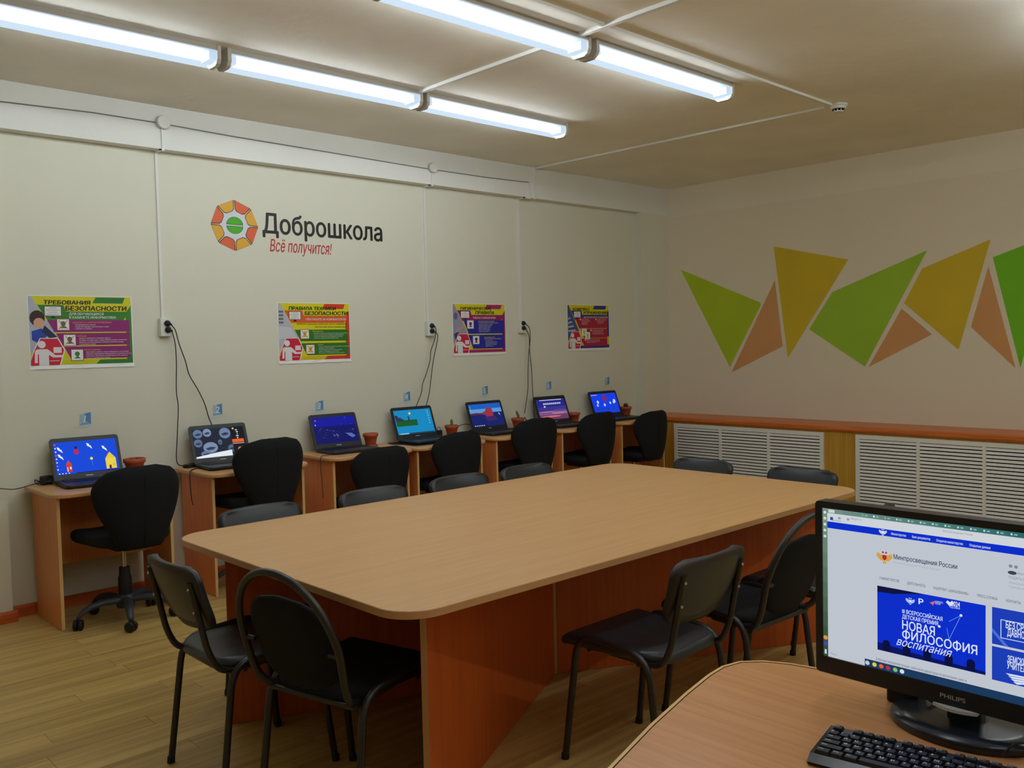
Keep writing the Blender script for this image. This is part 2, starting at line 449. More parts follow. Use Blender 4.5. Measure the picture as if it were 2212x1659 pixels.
# ------------------------------------------------------------------ radiator cover under a deep orange sill
SX = 7.0; SZ = 0.757
sill = MB()
sp = [(SX, SZ-.034), (SX, SZ-.012), (SX+.008, SZ-.003), (SX+.02, SZ), (XB, SZ), (XB, SZ-.04), (SX+.03, SZ-.04), (SX+.02, SZ-.052), (SX+.008, SZ-.046)]
sill.loops([[(x, y, z) for x, z in sp] for y in (YF, BY)], True, False, 0, False)
tag(sill.build('sill_shelf', M_SHELF), 'deep orange-brown wooden sill shelf running along the triangle-painted wall above the grilles', 'shelf')
GX = 7.028
rc = thing('radiator_cover', 'ochre board radiator cover with white louvred grilles under the orange sill', 'radiator cover', (GX, -2.0, 0))
def loc(o, p): o.location = Vector(p)-Vector((GX, -2.0, 0))
b_ = MB().box((0, -4.9, 0), (.018, 1.905, SZ-.042)).build('board', M_PANELY, rc); b_.location = (.004, 0, 0)
def grille(ya, yb, zt, zb, ncol, nsl):
    f = MB(); bw = .034; mw = .024; t = .012
    f.box((-t, 0, 0), (.003, ya-yb, bw)).box((-t, 0, zt-zb-bw), (.003, ya-yb, zt-zb))
    f.box((-t, 0, bw), (.003, bw, zt-zb-bw)).box((-t, ya-yb-bw, bw), (.003, ya-yb, zt-zb-bw))
    inner = ya-yb-2*bw; cw = (inner-(ncol-1)*mw)/ncol
    for c in range(1, ncol): y = bw+c*cw+(c-1)*mw; f.box((-t, y, bw), (.003, y+mw, zt-zb-bw))
    g = f.build('grille', M_GRILLE, rc); loc(g, (GX, yb, zb)); g['label'] = 'white louvred ventilation grille'
    bk = MB().box((.0005, bw, bw), (.003, ya-yb-bw, zt-zb-bw)).build('grille_gap_shade', M_DARKGAP, g)  # black sheet standing in for the shade between and behind the slats
    pitch = (zt-zb-2*bw)/nsl
    sm = MB().loops([[(x, y, z) for x, z in ((-.010, 0), (-.008, 0), (-.003, pitch*.68), (-.005, pitch*.68))] for y in (0, cw)], True, False, 0, False).mesh('slat', M_GRILLE)
    for c in range(ncol):
        for k in range(nsl):
            o = bpy.data.objects.new('slat', sm); COL.objects.link(o); o.parent = g
            o.location = (0, bw+c*(cw+mw), bw+k*pitch+.004)
g1a, g1b = bp(1457, 914, 'x', GX), bp(1780, 932, 'x', GX)
g2a, m1, m2 = bp(1849, 936, 'x', GX), bp(1988, 955, 'x', GX), bp(2128, 965, 'x', GX)
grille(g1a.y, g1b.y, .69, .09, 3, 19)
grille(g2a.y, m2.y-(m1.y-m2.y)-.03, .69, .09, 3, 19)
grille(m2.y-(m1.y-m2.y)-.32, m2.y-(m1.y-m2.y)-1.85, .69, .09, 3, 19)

# ------------------------------------------------------------------ painted shapes on the back wall
def q7(pts): return [bp(1430+x/2.8286, 480+y/2.8286, 'x', XB) for x, y in pts]
GR, GR2, YE, OR = (178, 204, 44), (160, 200, 58), (214, 186, 48), (216, 160, 104)
shapes = [
 ('large lime green triangle painted on the wall at the corner end of the row', GR, [(115, 290), (600, 490), (605, 505), (415, 885)]),
 ('narrow peach triangle painted between the lime triangle and the tall yellow triangle', OR, [(690, 355), (738, 758), (425, 918)]),
 ('tall mustard yellow triangle with its point down painted on the wall', YE, [(683, 148), (1138, 228), (770, 828)]),
 ('wide four-sided lime green shape painted between two yellow ones', GR2, [(1040, 428), (1620, 172), (1240, 882), (900, 655)]),
 ('small peach triangle painted below the four-sided yellow shape', OR, [(1465, 528), (1650, 685), (1262, 885)]),
 ('four-sided mustard yellow shape painted on the wall with its peak up', YE, [(1590, 283), (2008, 105), (1812, 778), (1480, 495)]),
 ('slim peach triangle painted beside the tall green shape', OR, [(1995, 270), (2160, 890), (1888, 640)]),
 ('tall bright green shape painted at the far end of the row of shapes', (120, 196, 40), [(2022, 215), (2420, 60), (2190, 890)]),
]
for lab, c, pts in shapes:
    P = q7(pts); n = len(P)
    f = [(XB-.0022, p.y, p.z) for p in P]; g = [(XB-.0008, p.y, p.z) for p in P]
    o = MB().loops([g, f], True, False, 0, False).build('painted_shape', plain('paint_%d_%d_%d' % c, c, .7, spec=.25, var=.04, vscale=3))
    tag(o, lab, 'wall shape', 'painted shapes on the back wall')

# ------------------------------------------------------------------ cable channels, detector, junction boxes
def channel(p0, p1, w_, h_, nrm, lab, name='cable_channel', mat=M_BEAM):
    p0 = Vector(p0); p1 = Vector(p1); d = (p1-p0).normalized(); n = Vector(nrm); s_ = d.cross(n).normalized()*(w_/2)
    L = [[p-s_, p+s_, p+s_*.9+n*h_, p-s_*.9+n*h_] for p in (p0, p1)]
    return tag(MB().loops([[tuple(v) for v in q] for q in L], True, False, 0, False).build(name, mat), lab, 'cable channel')
channel((3.28, -1.26, HC), (3.28, -6.0, HC), .03, .018, (0, 0, -1), 'white cable channel crossing the ceiling behind both lamp rows')
channel((2.2, -2.83, HC), (5.56, -2.80, HC), .022, .014, (0, 0, -1), 'white cable channel on the ceiling running along the lamps to the smoke detector')
channel((5.6, -2.74, HC), (5.52, BY, HC), .022, .014, (0, 0, -1), 'thin white cable channel on the ceiling from the smoke detector to the beam')
def face_channel(px, y_, z1, z0, w_=.018, lab='', h_=.012):
    return channel((px, y_, z1), (px, y_, z0), w_, h_, (0, -1, 0), lab, mat=M_BEAM)
def chan_pair(xw, xbm, z0, lab, boxz):
    # runs down the beam face, back under the beam and down the wall to the socket
    t = MB()
    t.box((xbm-.008, BY-.010, HB-.012), (xbm+.008, BY, boxz)); t.box((xw-.008, BY, HB-.010), (xbm+.008 if xbm > xw else xbm+.03, BY+.014, HB))
    t.box((xw-.008, BY, HB-.012), (xw+.008, 0, HB)); t.box((xw-.0085, -.012, z0), (xw+.0085, 0, HB-.001))
    return tag(t.build('cable_channel', M_BEAM), lab, 'cable channel')
sock = [(bp(357, 707, 'y', -.02), bp(351, 311, 'y', BY).x), (bp(929, 710, 'y', -.02), bp(933, 400, 'y', BY).x), (bp(1129, 705, 'y', -.02), bp(1143, 425, 'y', BY).x)]
chx = [bp(349, 660, 'y', 0).x, bp(921, 660, 'y', 0).x, bp(1123, 660, 'y', 0).x]
jz = [bp(352, 264, 'y', BY).z, bp(935, 362, 'y', BY).z, bp(1142, 394, 'y', BY).z]
ll = ['white cable channel dropping to the socket beside the green safety poster', 'white cable channel dropping to the socket left of the blue hygiene poster', 'white cable channel dropping to the socket right of the blue hygiene poster']
for k in range(3): chan_pair(chx[k], sock[k][1], sock[k][0].z+.04, ll[k], jz[k]-.03 if k < 2 else jz[k])
face_channel(bp(1153, 400, 'y', BY).x, BY, HC, HB-.01, .018, 'short white cable channel dropping down the beam face below the ceiling channel')
for k, (px, py, lab) in enumerate([(353, 264, 'round white junction box on the beam above the green safety poster'), (936, 362, 'round white junction box on the beam above the blue hygiene poster')]):
    p = bp(px, py, 'y', BY-.02); r = .042 if k == 0 else .040
    root = thing('junction_box', lab, 'junction box', (p.x, BY, p.z), 0, 'round junction boxes on the beam')
    L = [[(rr*math.cos(2*PI*q/20), y, rr*math.sin(2*PI*q/20)) for q in range(20)] for rr, y in ((r*1.02, 0), (r*1.02, -.022))]
    MB().loops(L, True, False, 0, False).build('body', plain('jbox_grey', (186, 188, 184), .5), root)
    L = [[(rr*math.cos(2*PI*q/20), y, rr*math.sin(2*PI*q/20)) for q in range(20)] for rr, y in ((r*.98, -.022), (r*.98, -.030), (r*.9, -.034))]
    MB().loops(L, True, False, 0, False).build('lid', M_PLASTICW, root)
# thin dark cable along the beam
cpts = [bp(x, y, 'y', BY-.004) for x, y in ((0, 219), (200, 243), (340, 265), (500, 294), (700, 327), (920, 364), (1050, 383), (1142, 394))]
cpts = [Vector((XF, BY-.004, cpts[0].z))]+cpts
tag(MB().tube(cpts, .0032, 5).build('beam_cable', plain('grey_cable', (120, 122, 116), .6)), 'thin grey cable running along the beam through the junction boxes', 'cable')
# smoke detector
p = bp(1811, 226, 'z', HC)
sd = thing('smoke_detector', 'small round white smoke detector on the ceiling', 'smoke detector', (p.x, p.y, HC))
MB().lathe([(.058, 0), (.06, -.012), (.052, -.016)]).build('base', M_PLASTICW, sd)
MB().lathe([(.05, -.016), (.05, -.026), (.044, -.03)]).build('housing', M_PLASTICW, sd)
MB().lathe([(.036, -.034), (.036, -.044), (.03, -.05)]).build('cap', M_PLASTICW, sd)
vt = MB()
for q in range(10):
    a = 2*PI*q/10; c, s_ = math.cos(a), math.sin(a)
    vt.add([(c*.0365-s_*d, s_*.0365+c*d, z) for d, z in ((-.008, -.043), (.008, -.043), (.008, -.031), (-.008, -.031))], [(0, 1, 2, 3)])
vt.build('vents', M_DARKGAP, sd)
MB().lathe([(.034, -.029), (.034, -.036)]).build('chamber', M_DARKGAP, sd)

# ------------------------------------------------------------------ fluorescent ceiling lamps
def make_lamp(L=1.24):
    r = thing('ceiling_lamp', 'x', 'lamp')
    bw, zt = .062, -.004
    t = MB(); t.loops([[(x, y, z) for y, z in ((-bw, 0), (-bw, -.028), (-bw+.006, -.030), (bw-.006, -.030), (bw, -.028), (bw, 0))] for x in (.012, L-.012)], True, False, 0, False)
    t.m = [1, 0, 0, 0, 1, 0, 0, 0]; t.build('housing', [plain('lamp_housing_darkened', (48, 48, 49), .6), plain('lamp_housing_side', (178, 172, 160), .6)], r)  # underside coloured dark to hold down the tube light it would throw back
    arc = [(-bw, -.024), (-bw, -.062), (-bw+.012, -.084), (-bw+.03, -.094), (bw-.03, -.094), (bw-.012, -.084), (bw, -.062), (bw, -.024)]
    d = MB(); n = len(arc)
    d.add([(x, y, z) for x in (.02, L-.02) for y, z in arc], [(i, i+1, n+i+1, n+i) for i in range(n-1)], 0, True)
    d.build('diffuser', M_DIFF, r)
    tb = MB(); tb.tube([(.07, .014, -.052), (L-.07, .014, -.052)], .015, 10); tb.build('fluorescent_tube', M_TUBE, r)
    for x0, x1 in ((.0, .02), (L-.02, L)):
        e = MB(); e.loops([[(x, y*1.06, z*1.03) for y, z in [(-bw, .0)]+arc[1:-1]+[(bw, 0)]] for x in (x0, x1)], True, False, 0, False); e.build('end_cap', M_PLASTICG, r)
        s_ = MB(); xs = .022 if x0 == 0 else L-.055
        s_.box((xs, -.045, -.07), (xs+.033, .045, -.031)); s_.build('tube_holder', plain('holder_grey', (170, 178, 186), .4), r)
    return r
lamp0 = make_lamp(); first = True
rows = [(-1.31, [.78, 2.055, 3.325], 'row nearest the poster wall'), (-2.60, [.84, 2.115, 3.395], 'row over the big table'), (-4.42, [.80, 2.07, 3.34, 4.61], 'row over the monitor desk'), (-5.9, [.80, 2.07, 3.34, 4.61], 'added unseen row farthest from the poster wall')]  # last row and each fourth lamp added out of view to brighten the back wall
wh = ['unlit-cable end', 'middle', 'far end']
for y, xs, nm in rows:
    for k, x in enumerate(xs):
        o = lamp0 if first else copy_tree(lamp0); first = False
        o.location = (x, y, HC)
        o['label'] = 'fluorescent ceiling lamp, %s, %s' % (['start of row', 'second in row', 'third in row', 'added unseen fourth in row'][k], nm)
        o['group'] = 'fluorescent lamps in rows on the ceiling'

# ================================================================== BIG TABLE (rounded top on four crossing boards)
TC = (2.795, -2.86)
bt = thing('conference_table', 'large rectangular beech table with rounded corners standing on crossing boards in the middle', 'table', (TC[0], TC[1], 0))
top = MB().prism(rrect(-1.405, -.80, 1.405, .80, .13, 10), .724, .75, 0, .003)
for i, f in enumerate(top.f):
    pass
top.build('tabletop', [M_TOP], bt)
eb = MB(); R_ = rrect(-1.4062, -.8012, 1.4062, .8012, .131, 10)
eb.loops([[(x, y, z) for x, y in R_] for z in (.7265, .7475)], False, False, 0, True); eb.build('edge_band', M_EDGE, bt)
def board(p0, p1, t, z0, z1, parent, name, m, edge=None):
    p0 = Vector((p0[0], p0[1], 0)); p1 = Vector((p1[0], p1[1], 0)); d = (p1-p0); L = d.length
    b = MB().box((0, -t/2, 0), (L, t/2, z1-z0))
    mats = [m]
    if edge: mats.append(edge); b.m = [0, 0, 0, 1, 0, 1]
    o = b.build(name, mats, parent); o.location = (p0.x, p0.y, z0); o.rotation_euler[2] = math.atan2(d.y, d.x); return o
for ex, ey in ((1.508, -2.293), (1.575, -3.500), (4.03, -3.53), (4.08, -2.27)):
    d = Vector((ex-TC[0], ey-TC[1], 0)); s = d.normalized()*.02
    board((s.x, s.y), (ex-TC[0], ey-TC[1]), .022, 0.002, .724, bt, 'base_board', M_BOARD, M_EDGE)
post = MB().box((-.016, -.016, .002), (.016, .016, .72)); post.build('centre_post', M_EDGE, bt)
br = MB().box((-.03, -.045, .60), (-.02, -.035, .66)); br.build('steel_bracket', M_STEEL, bt)

# ================================================================== SEVEN COMPUTER DESKS
PX = [1.412, 2.289, 3.139, 3.844, 4.619, 5.367, 6.146]
DZ = [.752, .759, .768, .767, .770, .766, .772]
dnote = ['first desk beside the pilaster, under the green safety poster', 'desk left of the socket cords, below the round emblem', 'desk under the yellow and orange safety poster',
         'desk between the orange and the blue poster', 'desk under the blue hygiene poster', 'desk between the blue and the red poster', 'last desk under the red exercise poster, beside the corner']
PS = .631
def make_desk(xl, zt, lab):
    r = thing('computer_desk', 'small beech computer desk, '+lab, 'desk', (xl, 0, 0), 0, 'computer desks along the poster wall')
    poly = rrect(-.035, -.553, PS+.035, -.022, (.012, .012, .10, .10), 7)
    MB().prism(poly, zt-.026, zt, 0, .007).build('desktop', M_TOP, r)
    for x in (0, PS-.017):
        b = MB().box((x, -.49, .002), (x+.017, -.05, zt-.026)); b.m = [0, 0, 1, 0, 0, 0]; b.build('side_panel', [M_SIDE, M_LEDGE], r)
    MB().box((.017, -.20, .30), (PS-.017, -.184, zt-.026)).build('back_panel', M_SIDE, r)
    return r
for k in range(7): make_desk(PX[k], DZ[k], dnote[k])

# ================================================================== LAPTOPS
def lid_art(k):
    B = (8, 62, 232)
    if k == 0:
        A = [[('r', (2, 68, 214), 0, 0, 1, 1)], []]
        a = A[1]
        def bolt(u, v, s=1): a.append(('p', (232, 240, 235), [(u, v), (u+.04*s, v+.03), (u+.045*s, v+.08), (u+.065*s, v+.09), (u+.085*s, v+.2), (u+.03*s, v+.11), (u+.012*s, v+.1)]))
        for u, v in ((.52, .08), (.76, .2), (.05, .14), (.05, .36)): bolt(u, v)
        a.append(('c', (190, 30, 70), .345, .33, .04, .085)); a.append(('c', (20, 20, 60), .345, .2, .022, .045))
        a += [('c', (225, 220, 60), .57, .58, .024, .045), ('l', (90, 120, 200), (.572, .62), (.575, .8), .002)]
        a += [('p', (215, 60, 40), [(.15, .72), (.2, .58), (.25, .72)]), ('r', (205, 50, 40), .16, .72, .245, .93), ('r', (240, 225, 190), .21, .78, .235, .86), ('r', (250, 190, 170), .17, .78, .185, .93)]
        a += [('p', (228, 196, 60), [(.79, .62), (.87, .42), (.96, .62)]), ('r', (232, 205, 70), .79, .62, .96, .95), ('r', (90, 40, 20), .84, .84, .875, .95), ('r', (120, 90, 20), .91, .8, .935, .86), ('r', (250, 230, 130), .915, .81, .93, .85)]
        for i in range(8): a.append(('r', (220, 225, 235) if i % 3 else (225, 90, 80), .015, .05+i*.11, .035, .09+i*.11))
        for i in range(4): a.append(('r', (235, 240, 245), .03+i*.05, .96, .05+i*.05, .985))
        A.append([('r', (5, 20, 110), .3, .975, 1, 1.0)])
        return A
    if k == 1:    # generic pale rounded shapes on a dark ground (stand-in), white floor of light, black strip with orange box
        A = [[('r', (26, 32, 48), 0, 0, 1, 1)], [], []]
        a = A[1]
        for u, v, ru, rv, c in ((.1, .16, .09, .15, (96, 116, 150)), (.28, .14, .08, .14, (120, 140, 170)), (.62, .2, .11, .19, (104, 124, 158)), (.08, .48, .08, .14, (90, 108, 140)), (.3, .66, .14, .19, (118, 138, 168)), (.2, .86, .1, .1, (96, 116, 150)), (.5, .5, .04, .09, (90, 106, 130)), (.72, .74, .09, .13, (80, 96, 124))):
            a.append(('c', c, u, v, ru, rv, 18)); A[2].append(('p', (44, 54, 78), [(u-ru*.7, v+rv*.1), (u+ru*.1, v-rv*.15), (u+ru*.75, v+rv*.05), (u+ru*.3, v+rv*.4), (u-ru*.4, v+rv*.45)]))
        A.append([('p', (225, 232, 236), [(0, 1), (0, .95), (.2, .9), (.45, .84), (.7, .8), (.7, 1)]), ('r', (12, 13, 18), .74, 0, 1, 1), ('r', (226, 92, 40), .74, .44, .97, .56), ('r', (200, 196, 190), .74, .585, .97, .605), ('c', (190, 140, 110), .87, .82, .05, .1), ('c', (220, 210, 90), .79, .06, .02, .03)])
        A[-1] += [('r', (190, 195, 205), .83+.012*(i % 3), .1+i*.07, .87+.012*(i % 2), .14+i*.07) for i in range(5)]
        return A
    if k == 2:
        A = [[('r', (10, 16, 96), 0, 0, 1, 1), ('r', (16, 22, 150), 0, 0, 1, .35)], []]
        rnd = random.Random(3); a = A[1]
        for i in range(70):
            u = min(max(rnd.gauss(.5, .2), .1), .92); v = min(max(rnd.gauss(.62, .14), .3), .95); s = rnd.uniform(.006, .02)
            a.append(('p', rnd.choice([(40, 44, 110), (70, 76, 140), (30, 30, 70), (96, 100, 150)]), [(u, v), (u+s*2, v+s), (u+s*2.4, v+s*2.2), (u+s*.4, v+s*1.8)]))
        a += [('p', (88, 104, 170), [(.72, .66), (.86, .68), (.95, .8), (.86, .86), (.78, .76)]), ('c', (70, 80, 180), .78, .06, .015, .03), ('r', (220, 110, 110), .06, .08, .085, .13), ('r', (170, 180, 230), .045, .25, .065, .3)]
        return A
    if k == 3:
        A = [[('r', (18, 134, 190), 0, 0, 1, 1)], [('r', (24, 88, 34), .02, .42, .58, .66), ('r', (20, 60, 28), .02, .42, .58, .45)]]
        A[1] += [('p', (48, 48, 84), [(.0, .2), (.08, .2), (.1, .3), (.16, .3), (.18, .36), (.22, .36), (.22, .42), (.02, .42)]), ('c', (214, 205, 60), .42, .15, .03, .05), ('r', (24, 52, 60), .35, .33, .385, .42), ('c', (24, 60, 70), .368, .3, .02, .04)]
        A[1] += [('r', (180, 205, 215), .05, .955, .28, .985), ('r', (30, 60, 90), .3, .95, .98, 1.0)]
        A[1] += [('r', (120, 190, 220), .9, .08+i*.1, .93, .12+i*.1) for i in range(6)]
        return A
    if k == 4:
        A = [[('r', (24, 92, 190), 0, 0, 1, .3), ('r', (90, 150, 205), 0, .22, 1, .42), ('r', (20, 34, 104), 0, .4, 1, 1)], []]
        A[1] += [('p', (150, 48, 70), [(.36, .45), (.4, .36), (.47, .34), (.52, .2), (.62, .17), (.7, .22), (.72, .5), (.66, .62), (.5, .6), (.46, .5)]), ('p', (96, 40, 66), [(.0, .4), (.2, .38), (.36, .42), (.36, .48), (0, .46)]), ('p', (60, 36, 96), [(.4, .6), (.75, .55), (.8, .75), (.5, .8)]), ('p', (210, 215, 225), [(.88, .46), (.9, .44), (.915, .54), (.9, .55)])]
        A[1] += [('r', (215, 220, 230), .05+i*.055, .94, .075+i*.055, .975) for i in range(6)] + [('r', (160, 190, 220), .03, .08+i*.08, .05, .12+i*.08) for i in range(3)]
        return A
    if k == 5:
        A = [[('r', (34, 38, 130), 0, 0, 1, .4), ('r', (58, 50, 134), 0, .38, 1, .62), ('r', (126, 78, 130), 0, .6, 1, .8), ('r', (104, 58, 92), 0, .78, 1, 1)], []]
        for u, v, ru, rv, c in ((.3, .62, .3, .03, (150, 110, 160)), (.7, .7, .28, .04, (170, 120, 150)), (.4, .85, .35, .04, (196, 110, 120)), (.75, .56, .22, .03, (84, 70, 150))): A[1].append(('c', c, u, v, ru, rv, 16))
        A.append([('r', (225, 228, 236), .12, .05, .9, .075), ('r', (18, 20, 40), 0, 0, 1, .03)] + [('r', (180, 182, 205), .22+.07*i, .2, .275+.07*i, .28) for i in range(9)] + [('r', (210, 212, 225), .22, .34, .275, .41)])
        return A
    A = [[('r', (16, 60, 226), 0, 0, 1, 1)], [('c', (120, 40, 96), .52, .25, .09, .17), ('r', (160, 50, 90), .51, .05, .525, .12)]]
    for u, v, s in ((.22, .42, 1), (.18, .58, .8), (.46, .58, .9), (.7, .5, .8), (.88, .42, 1.2), (.84, .48, .8)): A[1].append(('c', (190, 210, 240), u, v, .04*s, .085*s))
    A[1] += [('r', (30, 60, 130), .1+.2*i, .75, .22+.2*i, .82) for i in range(4)] + [('r', (200, 215, 240), .04, .94, .3, .98)] + [('r', (200, 210, 235), .03+.04*i, .04, .05+.04*i, .08) for i in range(6)]
    return A
llab = ['open black laptop showing little houses and lightning bolts on bright blue', 'open black laptop showing pale grey rounded shapes and an orange box', 'open black laptop with a dark blue night-like desktop picture',
        'open black laptop showing a green block on a cyan ground', 'open black laptop showing a red rock in a blue desert', 'open black laptop showing a purple sunset sky with a row of tiles', 'open black laptop showing pale blobs and a red disc on blue']
LPX = [((103, 948), (252, 942)), ((403, 918), (528, 914)), ((665, 905), (766, 898)), ((844, 889), (928, 884)), ((1005, 873), (1080, 867)), ((1154, 859), (1215, 855)), ((1270, 853), (1328, 849))]
LROT = [-.05, -.05, -.03, -.03, -.02, -.04, -.03]
def make_laptop(k, c, rz):
    r = thing('laptop', llab[k], 'laptop', c, rz, 'laptops on the computer desks')
    w, d, h, lean = .382, .250, .255, math.radians(21)
    MB().prism(rrect(-w/2, -d, w/2, .0, (.012, .012, .025, .025), 4), .004, .024, 0, .006).build('base', M_LAPTOP, r)
    kb = MB().box((-w/2+.03, -.135, .0238), (w/2-.03, -.022, .0252)).build('keyboard', M_KEYS, r)
    ks = MB()
    for i in range(14):
        for j in range(5): ks.box((-w/2+.033+i*.0226, -.132+j*.022, .0252), (-w/2+.033+i*.0226+.0195, -.132+j*.022+.019, .0268))
    ks.build('keys', M_KEYS, kb)
    MB().prism(rrect(-.05, -.225, .05, -.155, .004, 3), .0238, .0246).build('touchpad', plain('touchpad_grey', (44, 47, 52), .5), r)
    lr = MB()
    poly = rrect(-w/2, 0, w/2, h, (.018, .018, .008, .008), 5)
    lr.loops([[(x, y, z) for x, z in poly] for y in (.008, .001, -.001)] , True, False, 0, False)
    for x in (-w/2+.05, w/2-.11): lr.tube([(x, .002, .004), (x+.06, .002, .004)], .007, 8)
    lid = lr.build('lid', M_LAPTOP, r); lid.location = (0, .0, .020); lid.rotation_euler[0] = -lean
    sw, sh = .345, .194
    A = art(lid, sw, sh, lid_art(k), 'screen', emit=1.0, y0=-.0014, step=.0003)
    for a in A: a.location = (0, 0, .036)
    if k == 4:
        A = art(lid, .05, .012, [[('t', (200, 205, 210), 'DELL', .5, .9, .8, {'al': 'CENTER', 'b': .02})]], tname='maker_mark', y0=-.0014)
        A[0].location = (0, 0, .014)
    else:
        MB().box((-.02, -.0022, .0165), (.02, -.001, .0205)).build('maker_mark', M_MARK, lid)
    return r
for k in range(7):
    a = bp(*LPX[k][0], 'y', -.07); b = bp(*LPX[k][1], 'y', -.07)
    make_laptop(k, ((a.x+b.x)/2, -.16, DZ[k]), LROT[k])

# ================================================================== PLANT POTS
def make_pot(px, py, z, kind, lab, sc_=1.0, ypl=-.14):
    p = bp(px, py, 'y', ypl)
    r = thing('plant_pot', lab, 'plant pot', (p.x, ypl, z), 0, 'little cactus pots on the desks')
    s = sc_
    MB().lathe([(.046*s, 0), (.052*s, .004), (.054*s, .012), (.048*s, .013), (.045*s, .004)], n=22).build('saucer', M_POT, r)
    MB().lathe([(.036*s, .004), (.050*s, .072*s), (.052*s, .072*s), (.057*s, .074*s), (.058*s, .094*s), (.054*s, .096*s), (.050*s, .092*s), (.049*s, .085*s)], n=24).build('pot', M_POT, r)
    MB().lathe([(.001, .083*s), (.049*s, .083*s), (.049*s, .086*s), (.02*s, .088*s)], n=20).build('soil', M_SOIL, r)
    if kind == 'tall': MB().tube([(0, 0, .08*s), (.003, 0, .105*s), (.002, 0, .128*s), (.001, 0, .138*s), (.001, 0, .142*s)], [.011, .012, .0115, .008, .002], 9).build('cactus', M_CACTUS, r)
    if kind == 'leaf': MB().tube([(.012, 0, .08*s), (.006, 0, .11*s), (-.008, 0, .14*s), (-.018, 0, .158*s)], [.009, .014, .013, .004], 8, sq=.6).build('cactus', M_CACTUS, r)
    if kind == 'ball': MB().lathe([(.006, .084), (.02, .094), (.024, .108), (.019, .122), (.006, .128)], n=16).build('cactus', M_CACTUSB, r)
    if kind == 'tuft':
        m = MB(); rnd = random.Random(5)
        for i in range(40):
            a = rnd.uniform(0, 2*PI); q = rnd.uniform(0, .03); e = rnd.uniform(.02, .045)
            m.tube([(q*math.cos(a), q*math.sin(a), .084), ((q+.01)*math.cos(a), (q+.01)*math.sin(a), .084+e*.7)], [.0016, .0005], 4)
        m.build('cactus', M_CACTUSB, r)
    return r
make_pot(291, 1010, DZ[0], 'tuft', 'wide terracotta pot with a dry spiny tuft beside the blue house-picture laptop', 1.12)
make_pot(583, 985, DZ[1], 'tall', 'terracotta pot with a slim green cactus tip showing above a chair back')
make_pot(801, 963, DZ[2], '', 'terracotta pot without any plant beside the dark blue laptop')
make_pot(976, 942, DZ[3], 'tall', 'terracotta pot with a short green cactus stub right of the cyan laptop')
make_pot(1119, 926, DZ[4], 'leaf', 'terracotta pot with a leaning green cactus leaf right of the red-rock laptop')
make_pot(1240, 911, DZ[5], '', 'plain terracotta pot with nothing growing right of the purple sunset laptop')
make_pot(1352, 899, DZ[6], 'ball', 'terracotta pot with a brown ball cactus near the corner')

# ================================================================== STEEL-TUBE CHAIRS ROUND THE TABLE
def chair_frame(r):
    for s in (-1, 1):
        leg = fillet([(s*.212, -.222, .0), (s*.200, -.165, .455), (s*.200, .150, .472), (s*.212, .212, .0)], .085, 6)
        MB().tube(leg, .0125, 8).build('side_frame', M_BLKTUBE, r)
        for y in (-.222, .212):
            MB().tube([(s*.2122, y*1.002, 0), (s*.2118, y*.995, .022)], .0145, 8).build('foot_cap', M_RUBBER, r)
    MB().tube([(-.20, .10, .425), (.20, .10, .425)], .009, 6).build('cross_bar', M_BLKTUBE, r)
    MB().tube([(-.20, -.12, .425), (.20, -.12, .425)], .009, 6).build('cross_bar', M_BLKTUBE, r)
def seat_pad(r, mat, hw=.188, fwid=.218, rear=-.20, front=.235):
    def fn(x, y, z):
        t = (y-rear)/(front-rear); dish = -.018*math.sin(PI*min(max(t, 0), 1))*(1-(x/fwid)**2)
        edge = -.022*max(0, (t-.82)/.18)**2 - .012*max(0, (.12-t)/.12)**2
        return (x, y, z+dish+edge)
    poly = []
    for x, y in rrect(-hw, rear, hw, front, (.03, .03, .085, .085), 6):
        g = max(0, (y-.02)/(front-.02)); poly.append((x*(1+(fwid/hw-1)*g**1.5), y))
    return MB().pillow(poly, .428, .470, .019, 3, fn).build('seat', mat, r)
def steel_chair(loc, rz, lab, group, low=False):
    r = thing('stacking_chair', lab, 'chair', (loc[0], loc[1], 0), rz, group)
    chair_frame(r); seat_pad(r, M_VINYL)
    # back posts bolted under the seat, bent up
    for s in (-1, 1):
        pts = fillet([(s*.168, .02, .425), (s*.170, -.195, .425), (s*.168, -.235, .50), (s*.166, -.287, .748)], .07, 5)
        MB().tube(pts, .0115, 8).build('back_post', M_BLKTUBE, r)
        for z, yy in ((.725, -.2950), (.645, -.2785)):
            b = MB().lathe([(.006, 0), (.005, .003)], n=8).build('bolt', M_STEEL, r)
            b.location = (s*.166, yy+.0015, z); b.rotation_euler[0] = PI/2
    def hw(v):
        a = .196+.010*v
        if v > .58: a *= .68+.32*math.sqrt(max(0, 1-((v-.58)/.42)**2))
        if v < -.25: a *= .55+.45*math.sqrt(max(0.0, 1-((-.25-v)/.75)**2))
        return a
    def P(u, v): x = u*hw(v); z = .678+.116*v; return (x, -.268-.040*v+.026*(u*u)+.008*(v*v), z)
    def T(u, v):
        e = (1-abs(u)**6)*(1-abs(v)**6); return (0, .006+.012*e, 0)
    def Pb(u, v): p = P(u, v); return (p[0]*1.01, p[1]-.010, (p[2]-.678)*1.012+.678)
    MB().shell(P, T, 16, 24).build('back_cushion', M_VINYL, r)
    MB().shell(Pb, lambda u, v: (0, .005, 0), 14, 22).build('back_shell', M_BACKSHELL, r)
    return r
